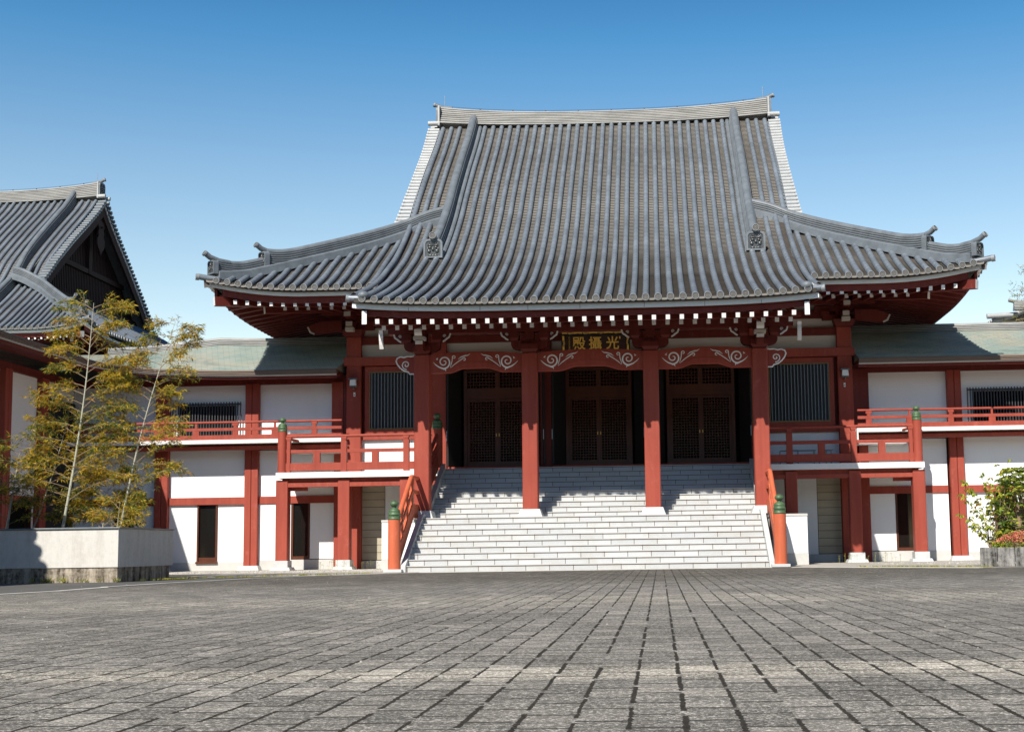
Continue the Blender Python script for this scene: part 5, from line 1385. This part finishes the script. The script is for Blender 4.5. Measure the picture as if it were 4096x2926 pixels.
part('recess_shade', wl, ['black'], lambda b: b.box(-16.04, -15.98, 5.75, 7.86, 0.2, 5.1))  # flat black slab on the wall, painting the darkness of a recess
part('back_wall', wl, ['white'], lambda b: (b.box(-20, -7.7, 11.6, 11.8, 0, 5.7), b.box(-20.1, -19.9, -3.2, 11.6, 0, 5.7)))
rl2 = thing('gallery_railing', 'red railing along the upper gallery of the left wing', 'railing', (-12, 7.2, 3.88), 'gallery railings')
gallery(wl, rl2, [(x, 7.1) for x in seg(-15.9, -7.62, 8)])
part('gallery_floor', wl, ['cream'], lambda b: b.box(-9.0, -7.62, 7.15, 7.95, 3.45, 3.50))

# gate house beyond the left edge of the view: its eave throws the shadow on the planter
gh = thing('gate_house', 'tiled gate house standing out of view at the left of the courtyard', 'building', (-15, -14, 0))
part('wall_body', gh, ['white'], lambda b: b.box(-18, -13.6, -21, -10.5, 0, 5.6))
def f_(b):
    g = []
    for y in seg(-22, -9.2, 52):
        for a, z in ((-12.25, 5.75), (-13.2, 6.35), (-14.3, 7.2), (-15.8, 8.6), (-20.2, 5.75)): g.append((a, y, z))
    b.add(g, [(i * 5 + j, i * 5 + j + 1, (i + 1) * 5 + j + 1, (i + 1) * 5 + j) for i in range(52) for j in range(4)])
    y = -22
    while y < -9.1: b.tube([(-12.2, y, 5.78), (-13.2, y, 6.38), (-14.3, y, 7.23), (-15.8, y, 8.62)], 0.09, 8); y += 0.32
part('roof', gh, ['tile'], f_)

# ------------------------------------------------------------------ temple behind on the left
lt = thing('left_temple', 'second temple at the left edge with a grey tiled roof and dark lattice gable', 'temple', (-23.45, 16.5, 0))
sc = 0.75
def ltf(p):
    x = p[0] if abs(p[0]) < 6.3 else math.copysign(6.3 + (abs(p[0]) - 6.3) * 0.79, p[0])
    d = p[1] - 15.7; d = d if abs(d) < 6.7 else math.copysign(6.7 + (abs(d) - 6.7) * 0.79, d)
    return (-23.45 + x * sc, 16.52 + d * sc, 1.765 + p[2] * sc + max(0, p[2] - 15.3) * 0.12)
hall_roof(lt, ltf, False, 0.345, 'pan2', vm='ridge', gm='gable_wood')
part('body_wall', lt, ['red_shaded', 'black'], lambda b: (b.box(-7.5, 7.5, 8.0, 23.4, 0, 7.9), b.use('black'), b.box(-7.3, 7.3, 7.9, 7.99, 5.5, 7.6)), tf=ltf)  # black band on the front wall paints the shade under the eave
# distant hall at the right edge
dh = thing('distant_hall', 'pale tiled roof of a farther hall at the right edge above the wing', 'building', (22, 28, 0))
def f_(b):
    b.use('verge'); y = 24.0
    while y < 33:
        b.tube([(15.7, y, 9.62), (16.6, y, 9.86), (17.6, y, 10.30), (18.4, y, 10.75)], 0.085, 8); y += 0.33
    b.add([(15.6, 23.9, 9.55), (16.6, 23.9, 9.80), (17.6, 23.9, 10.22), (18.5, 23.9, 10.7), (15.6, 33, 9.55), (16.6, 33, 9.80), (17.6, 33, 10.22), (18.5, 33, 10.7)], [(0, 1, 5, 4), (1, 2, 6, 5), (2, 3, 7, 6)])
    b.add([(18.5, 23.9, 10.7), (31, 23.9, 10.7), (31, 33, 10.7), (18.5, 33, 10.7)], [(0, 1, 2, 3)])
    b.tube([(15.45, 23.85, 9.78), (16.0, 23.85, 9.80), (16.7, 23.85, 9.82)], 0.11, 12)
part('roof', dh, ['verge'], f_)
part('roof_ridge', dh, ['ridge_pale', 'clay'], lambda b: (b.sweep([(x, 23.4, 9.93 + 0.01 * (x - 16)) for x in seg(16.45, 31, 6)], ridge_sec(0.2, 0.36, 4, 0.08), grooves=4), b.tube([(16.9, 23.4, 10.28), (16.45, 23.4, 10.30), (16.25, 23.4, 10.36)], 0.075, 10)))
part('wall_body', dh, ['white'], lambda b: b.box(16.8, 30, 25.5, 30, 0, 9.4))

# ------------------------------------------------------------------ planters
pl = thing('planter', 'large rendered planter wall with a stained concrete footing at the left front', 'planter', (-11, -5, 0))
x0, x1, y0, y1 = -15.8, -8.86, -6.62, -3.7
part('planter_wall', pl, ['conc_pl'], lambda b: (b.box(x0, x1, y0, y0 + 0.18, 0.28, 1.035), b.box(x1 - 0.18, x1, y0 + 0.18, y1, 0.28, 1.035), b.box(x0, x1, y1, y1 + 0.18, 0.28, 1.035)), 0.008)
part('footing', pl, ['conc_dk'], lambda b: (b.box(x0, x1 - 0.015, y0 + 0.02, y0 + 0.2, -0.01, 0.279), b.box(x1 - 0.2, x1 - 0.012, y0 + 0.2, y1, -0.01, 0.279)))
part('coping', pl, ['bar'], lambda b: (b.box(x0, x1 + 0.03, y0 - 0.03, y0 + 0.22, 1.036, 1.066), b.box(x1 - 0.22, x1 + 0.03, y0 + 0.22, y1, 1.036, 1.066), b.box(x0, x1 + 0.03, y1, y1 + 0.2, 1.036, 1.066)), 0.004)
part('soil', pl, ['soil'], lambda b: b.box(x0, x1 - 0.2, y0 + 0.2, y1, 0.8, 0.98))
pr = thing('planter', 'low weathered concrete panel planter at the right edge under the azalea', 'planter', (10, -3.5, 0))
def prt(p): a = R_(-14); return (8.62 + p[0] * math.cos(a) - p[1] * math.sin(a), -3.30 + p[0] * math.sin(a) + p[1] * math.cos(a), p[2])
part('planter_panel', pr, ['conc_rt'], lambda b: [b.box(0.005 + 0.36 * k, 0.355 + 0.36 * k, 0, 0.10, 0, 0.405) for k in range(14)] + [b.box(0.0, 0.10, 0.102, 2.4, 0, 0.404)], 0.01, tf=prt)
part('soil', pr, ['soil'], lambda b: b.box(0.10, 5, 0.1, 2.4, 0.1, 0.37), tf=prt)

# ------------------------------------------------------------------ plants
rng = random.Random(11)
def leaf(b, p, d, L, wd, droop=0.3):
    d = Vector(d).normalized(); s_ = d.cross(Vector((rng.uniform(-1, 1), rng.uniform(-1, 1), rng.uniform(-1, 1)))).normalized() * wd / 2
    e = d + Vector((0, 0, -droop)); m_ = Vector(p) + d * L * 0.45; q = m_ + e.normalized() * L * 0.55
    b.add([p, m_ + s_, q, m_ - s_], [(0, 1, 2, 3)])
def bamboo(name, label, base, tip, bend, z1, n_br, spread, seed, green=0.3, r0=0.035, zlow=0.28):
    rng.seed(seed)
    t = thing(name, label, 'bamboo', base, 'bamboos in the left planter')
    n_br = int(n_br * 1.12)
    base = Vector(base); tip = Vector(tip)
    def cp(u): return base.lerp(tip, u) + Vector((bend * math.sin(PI * u), 0, 0))
    pts = [cp(i / 24) for i in range(25)]
    b = MB('culm'); rr_ = [r0 * (1 - 0.86 * i / 24) for i in range(25)]
    b.tube(pts, r0, 10, rr=rr_)
    for i in range(1, 24): b.tube([pts[i] - Vector((0, 0, 0.008)), pts[i] + Vector((0, 0, 0.008))], rr_[i] * 1.25, 10)
    b.build('culm', t)
    tw = MB('twig'); lf = MB('lf_y', 'lf_o', 'lf_g', 'lf_d')
    for k in range(n_br):
        u = zlow + (0.99 - zlow) * (k + rng.random() * 0.8) / n_br
        p = cp(u); side = 1 if k % 2 == 0 else -1
        L = spread * (1.0 - 0.62 * u) * rng.uniform(0.65, 1.1) + 0.15
        a = rng.uniform(-0.5, 0.5) + (0 if side > 0 else PI)
        hd = Vector((math.cos(a), math.sin(a) * 0.9, 0)); rise = rng.uniform(0.42, 0.95)
        br = []; m_ = 9
        for i in range(m_ + 1):
            s_ = i / m_; br.append(p + hd * L * s_ + Vector((0, 0, L * (rise * s_ - 0.38 * s_ * s_))))
        tw.tube(br, 0.007, 4, rr=[0.009 * (1 - 0.75 * i / m_) for i in range(m_ + 1)], smooth=False)
        gcol = rng.random()
        for i in range(2, m_ + 1):
            for j in range(rng.choice((2, 3, 3))):
                q = br[i]; dd = (br[i] - br[i - 1]).normalized()
                sd = (dd + Vector((rng.uniform(-0.9, 0.9), rng.uniform(-0.9, 0.9), rng.uniform(-0.5, 0.5)))).normalized()
                l2 = rng.uniform(0.10, 0.34) * (1.1 - 0.35 * i / m_)
                e = q + sd * l2 + Vector((0, 0, rng.uniform(-0.04, 0.03)))
                tw.beam(q, e, 0.0035, 0.0035)
                for s2 in (0.3, 0.5, 0.7, 0.85, 1.0):
                    c = q.lerp(e, s2)
                    for _ in range(2 if s2 < 0.9 else 4):
                        x_ = rng.random() + (0.25 if gcol < green else -0.05)
                        lf.use('lf_o' if x_ < 0.17 else 'lf_y' if x_ < 0.56 else 'lf_g' if x_ < 0.88 else 'lf_d')
                        ld = sd * 0.7 + Vector((rng.uniform(-1, 1), rng.uniform(-1, 1), rng.uniform(-0.8, 0.45)))
                        leaf(lf, c, ld, rng.uniform(0.08, 0.145), rng.uniform(0.012, 0.019))
    tw.build('branches', t); lf.build('leaves', t)
    return t
bamboo('bamboo', 'tallest bamboo with a pale culm and yellow leaves in the left planter', (-10.71, -5.0, 0.95), (-10.15, -5.0, 5.85), 0.08, 6, 42, 1.45, 3, 0.32, 0.034, 0.14)
bamboo('bamboo', 'leaning bamboo right of the tallest one, reaching over the wing roof', (-9.52, -4.9, 0.95), (-8.45, -4.8, 5.45), -0.10, 5, 33, 1.05, 8, 0.30, 0.028, 0.18)
bamboo('bamboo', 'short slanting young bamboo left of the tallest one', (-11.5, -4.7, 0.95), (-10.75, -4.7, 3.5), 0.05, 3.5, 16, 0.9, 21, 0.5, 0.018, 0.1)
bamboo('bamboo', 'low green bamboo at the left end of the planter in shade', (-11.95, -4.9, 0.95), (-11.75, -4.8, 2.7), 0.0, 3, 13, 0.8, 33, 0.95, 0.028, 0.1)
bamboo('bamboo', 'small bushy bamboo shoot between the two tall culms', (-10.1, -4.4, 0.95), (-9.95, -4.4, 2.2), 0.0, 2, 20, 0.85, 45, 0.6, 0.012, 0.02)
bamboo('bamboo', 'small bamboo tuft near the right corner of the planter', (-9.3, -5.6, 0.95), (-9.25, -5.6, 1.6), 0.0, 2, 7, 0.45, 55, 0.5, 0.010, 0.02)
# tree whose twig tips enter at the right edge
def sparse_tree():
    rng.seed(5)
    t = thing('tree', 'tree whose leafy twig tips reach in at the right edge of the sky', 'tree', (15.2, 11.5, 0))
    tr = MB('twig'); tr.tube([(15.2, 13.5, 0), (15.1, 13.5, 4), (15.2, 13.2, 7.5), (15.0, 13.2, 9.5)], 0.2, 10, rr=[0.22, 0.18, 0.12, 0.05]); tr.build('trunk', t)
    tw = MB('twig'); lf = MB('lf_g', 'lf_d', 'lf_y')
    for k in range(60):
        z = rng.uniform(6.6, 9.9); a = rng.uniform(0, 2 * PI); L = rng.uniform(0.9, 1.75) * (1.15 - (z - 6.6) / 6)
        p = Vector((15.1, 13.2, z)); e = p + Vector((math.cos(a) * L, math.sin(a) * L, rng.uniform(0.0, 0.6)))
        tw.tube([p, p.lerp(e, 0.5) + Vector((0, 0, 0.1)), e], 0.012, 4, rr=[0.02, 0.012, 0.004], smooth=False)
        for i in range(26):
            c = p.lerp(e, rng.uniform(0.35, 1.0)) + Vector([rng.uniform(-0.22, 0.22) for _ in range(3)])
            for _ in range(4):
                lf.use(rng.choice(('lf_g', 'lf_d', 'lf_y'))); leaf(lf, c, [rng.uniform(-1, 1) for _ in range(3)], rng.uniform(0.07, 0.12), 0.016)
    tw.build('branches', t); lf.build('leaves', t)
sparse_tree()
# broadleaf shrub above the azalea, with a looser spray to its left
def shrub():
    rng.seed(17)
    t = thing('shrub', 'tall glossy green shrub at the right edge behind the pink azalea', 'shrub', (9.75, -2.3, 0.35))
    st_ = MB('twig'); lf = MB('sh_g', 'sh_y', 'lf_d')
    def cluster(c, n=7, L=0.13, wy=0.4):
        for i in range(n):
            a = 2 * PI * i / n + rng.random(); lf.use('sh_y' if rng.random() < wy else ('sh_g' if rng.random() < 0.75 else 'lf_d'))
            leaf(lf, c, (math.cos(a), math.sin(a), rng.uniform(-0.25, 0.5)), L * rng.uniform(0.7, 1.2), 0.052, 0.45)
    for k in range(330):
        a = rng.uniform(0, 2 * PI); r = math.sqrt(rng.random()); z = rng.uniform(0.55, 2.15)
        q = 0.55 * math.sin(PI * min(1, (z - 0.2) / 2.1)) + 0.18
        c = Vector((9.85 + q * r * math.cos(a), -2.2 + q * r * math.sin(a), z)); cluster(c, 7, 0.14, 0.35)
        if k % 3 == 0: st_.tube([(9.8, -2.2, 0.35), (9.82 + (c.x - 9.85) * .4, -2.2, lerp(0.35, c.z, .6)), tuple(c)], 0.01, 4, rr=[0.014, 0.009, 0.004], smooth=False)
    st_.build('branches', t); lf.build('leaves', t)
    t2 = thing('shrub', 'loose spindly shrub with yellowish leaves left of the glossy one, against the white wall', 'shrub', (9.1, -2.2, 0.35))
    st_ = MB('twig'); lf = MB('sh_g', 'sh_y', 'lf_o')
    tips = [(8.45, 1.62), (8.42, 1.18), (8.62, 1.95), (8.75, 1.72), (8.8, 1.3), (8.7, 1.02), (8.95, 2.05), (9.05, 1.75), (9.1, 1.35), (8.75, 0.8), (9.0, 1.0), (9.35, 2.25), (9.5, 2.1), (9.2, 1.9), (9.3, 1.55), (9.25, 0.75), (9.1, 0.6), (9.62, 2.3), (9.7, 2.05)]
    for x, z in tips:
        y = -2.2 + rng.uniform(-0.35, 0.35); p0 = Vector((9.1, -2.2, 0.36)); e = Vector((x, y, z)); m_ = p0.lerp(e, 0.5) + Vector((0.12, 0, 0.05))
        st_.tube([p0.lerp(e, 0.0), m_, e], 0.006, 5, rr=[0.008, 0.006, 0.003], smooth=False)
        for j in range(9):
            c = m_.lerp(e, 0.15 + 0.85 * j / 8) + Vector([rng.uniform(-0.07, 0.07) for _ in range(3)])
            for i in range(5):
                a = rng.uniform(0, 2 * PI); lf.use(rng.choice(('sh_y', 'sh_y', 'sh_g', 'lf_o') if rng.random() < .5 else ('sh_y', 'sh_g')))
                leaf(lf, c, (math.cos(a), math.sin(a), rng.uniform(-0.9, 0.2)), rng.uniform(0.08, 0.13), 0.045, 0.9)
    st_.build('branches', t2); lf.build('leaves', t2)
    rng.seed(23)
    t3 = thing('azalea', 'rounded azalea bush covered in pink flowers in the right planter', 'azalea', (9.75, -3.0, 0.36))
    st_ = MB('twig'); lf = MB('pink', 'sh_y', 'sh_g')
    for k in range(1500):
        a = rng.uniform(0, 2 * PI); ph = math.acos(rng.uniform(0.0, 1)); r = rng.uniform(0.86, 1.02)
        c = Vector((9.78 + 0.78 * r * math.sin(ph) * math.cos(a), -2.95 + 0.55 * r * math.sin(ph) * math.sin(a), 0.38 + 0.37 * r * math.cos(ph)))
        top = c.z > 0.50
        for _ in range(4):
            lf.use('pink' if (rng.random() < 0.62 and top) else rng.choice(('sh_y', 'sh_g')))
            leaf(lf, c, (rng.uniform(-1, 1), rng.uniform(-1, 1), rng.uniform(-0.2, 1)), rng.uniform(0.025, 0.045), 0.024, 0.1)
    for k in range(30):
        a = rng.uniform(0, 2 * PI); st_.beam((9.78, -2.95, 0.36), (9.78 + 0.6 * math.cos(a), -2.95 + 0.42 * math.sin(a), rng.uniform(.45, .62)), 0.01, 0.01)
    st_.build('branches', t3); lf.build('flowers_and_leaves', t3)
shrub()
# weeds and gravel along the foot of the buildings
wd_ = MB('lf_g', 'lf_y', 'gas', 'sh_g'); rng.seed(4)
def tuft(x, y, z, n, h, sp):
    for _ in range(n):
        wd_.use(rng.choice(('lf_g', 'lf_y', 'gas', 'sh_g'))); a = rng.uniform(0, 2 * PI)
        leaf(wd_, (x + rng.uniform(-sp, sp), y + rng.uniform(-sp, sp), z), (math.cos(a) * 0.6, math.sin(a) * 0.6, 1), h * rng.uniform(0.5, 1.2), 0.012, 0.1)
for _ in range(150):
    x = rng.uniform(-8.6, -5.0); tuft(x, -0.45 + (x + 4.0) * 1.15 + rng.uniform(0.2, 0.5) , 0.0, 6, 0.05, 0.06)
for _ in range(130):
    x = rng.uniform(6.3, 8.7); tuft(x, -2.05 - (x - 6.7) * 1.1 + rng.uniform(0.15, 0.5), 0.0, 6, 0.05, 0.06)
for x in (-10.55, -10.2, -9.95, -9.62, -10.3, -9.9, -9.5, -9.2, -8.85): tuft(x, -6.68, 0, 16, 0.10 if x > -9.7 else 0.14, 0.05)
for _ in range(40): tuft(rng.uniform(-8.8, -8.2), rng.uniform(-6.0, -3.8), 0.0, 5, 0.05, 0.07)
for _ in range(26):
    x = rng.uniform(-8, -6); y = rng.uniform(4.5, 6.1); h = rng.uniform(0.12, 0.3)
    for s in (x, -x + 0.6):
        wd_.use('gas'); wd_.beam((s, y, 0), (s + rng.uniform(-.03, .03), y, h), 0.004, 0.004, (0, 1, 0)); tuft(s, y, h - 0.02, 4, 0.04, 0.02)
tag(wd_.build('weeds'), kind='stuff')
gv = MB('gravel'); rng.seed(9)
def stone(x, y, r):
    v = [(x + r * rng.uniform(.7, 1.2) * sx, y + r * rng.uniform(.7, 1.2) * sy, 0.0 + (r * rng.uniform(.9, 1.5) if sz else -0.01)) for sz in (0, 1) for sx, sy in ((-1, -1), (1, -1), (1, 1), (-1, 1))]
    gv.hexa(v)
for _ in range(1600):
    x = rng.uniform(-14.5, -5.5); y = rng.uniform(2.2, 5.4); stone(x, y, rng.uniform(0.006, 0.018))
for _ in range(300): x = rng.uniform(7.4, 14); stone(x, rng.uniform(0.5, 4.5), rng.uniform(0.006, 0.014))
tag(gv.build('gravel'), kind='stuff')
lt_ = MB('gravel', 'lf_o', 'red')
for _ in range(260):
    y = -33 + 30 * rng.random() ** 0.6; x = rng.uniform(-9, 12); r = rng.uniform(0.002, 0.006); lt_.use('gravel' if rng.random() < 0.85 else 'lf_o')
    v = [(x + r * sx * rng.uniform(.6, 1.3), y + r * sy * rng.uniform(.6, 1.3), (-0.006 if not sz else r * 0.8 - 0.004)) for sz in (0, 1) for sx, sy in ((-1, -1), (1, -1), (1, 1), (-1, 1))]
    lt_.hexa(v)
tag(lt_.build('grit'), kind='stuff')

# unseen trees added behind the viewer to block low skylight
def sky_block_trees():
    rng.seed(77)
    r = thing('tree', 'unseen dark evergreen tree added behind the viewer, one of a row blocking skylight', 'tree', (-60, -60, 0), 'added trees behind the viewer')
    t = MB('twig'); t.tube([(-60, -60, 0), (-60.1, -60, 5), (-59.9, -60, 12)], 0.3, 8, rr=[0.35, 0.25, 0.08])
    for k in range(8):
        a = k * 2.4; t.tube([(-60, -60, 3 + k), (-60 + 2.2 * math.cos(a), -60 + 2.2 * math.sin(a), 5 + k)], 0.08, 5)
    t.build('trunk', r)
    c = MB('lf_d', 'lf_g')
    for k in range(2600):
        z = rng.uniform(1.2, 15); q = 4.2 * math.sin(PI * min(1, max(0.05, (z + 1.0) / 17.5))) ** 0.6; a = rng.uniform(0, 2 * PI); rad = q * math.sqrt(rng.random())
        c.use('lf_g' if rng.random() < 0.15 else 'lf_d'); leaf(c, (-60 + rad * math.cos(a), -60 + rad * math.sin(a), z), [rng.uniform(-1, 1) for _ in range(3)], 1.3, 0.75)
    c.build('crown', r)
    i = 1
    for k in range(17):
        x = -52 + k * 6.4 + rng.uniform(-0.8, 0.8); y = -58 - 5 * math.sin(k * 1.9) * 0.5
        copy_thing(r, (x, y, 0), r['label'], r['group'])
sky_block_trees()
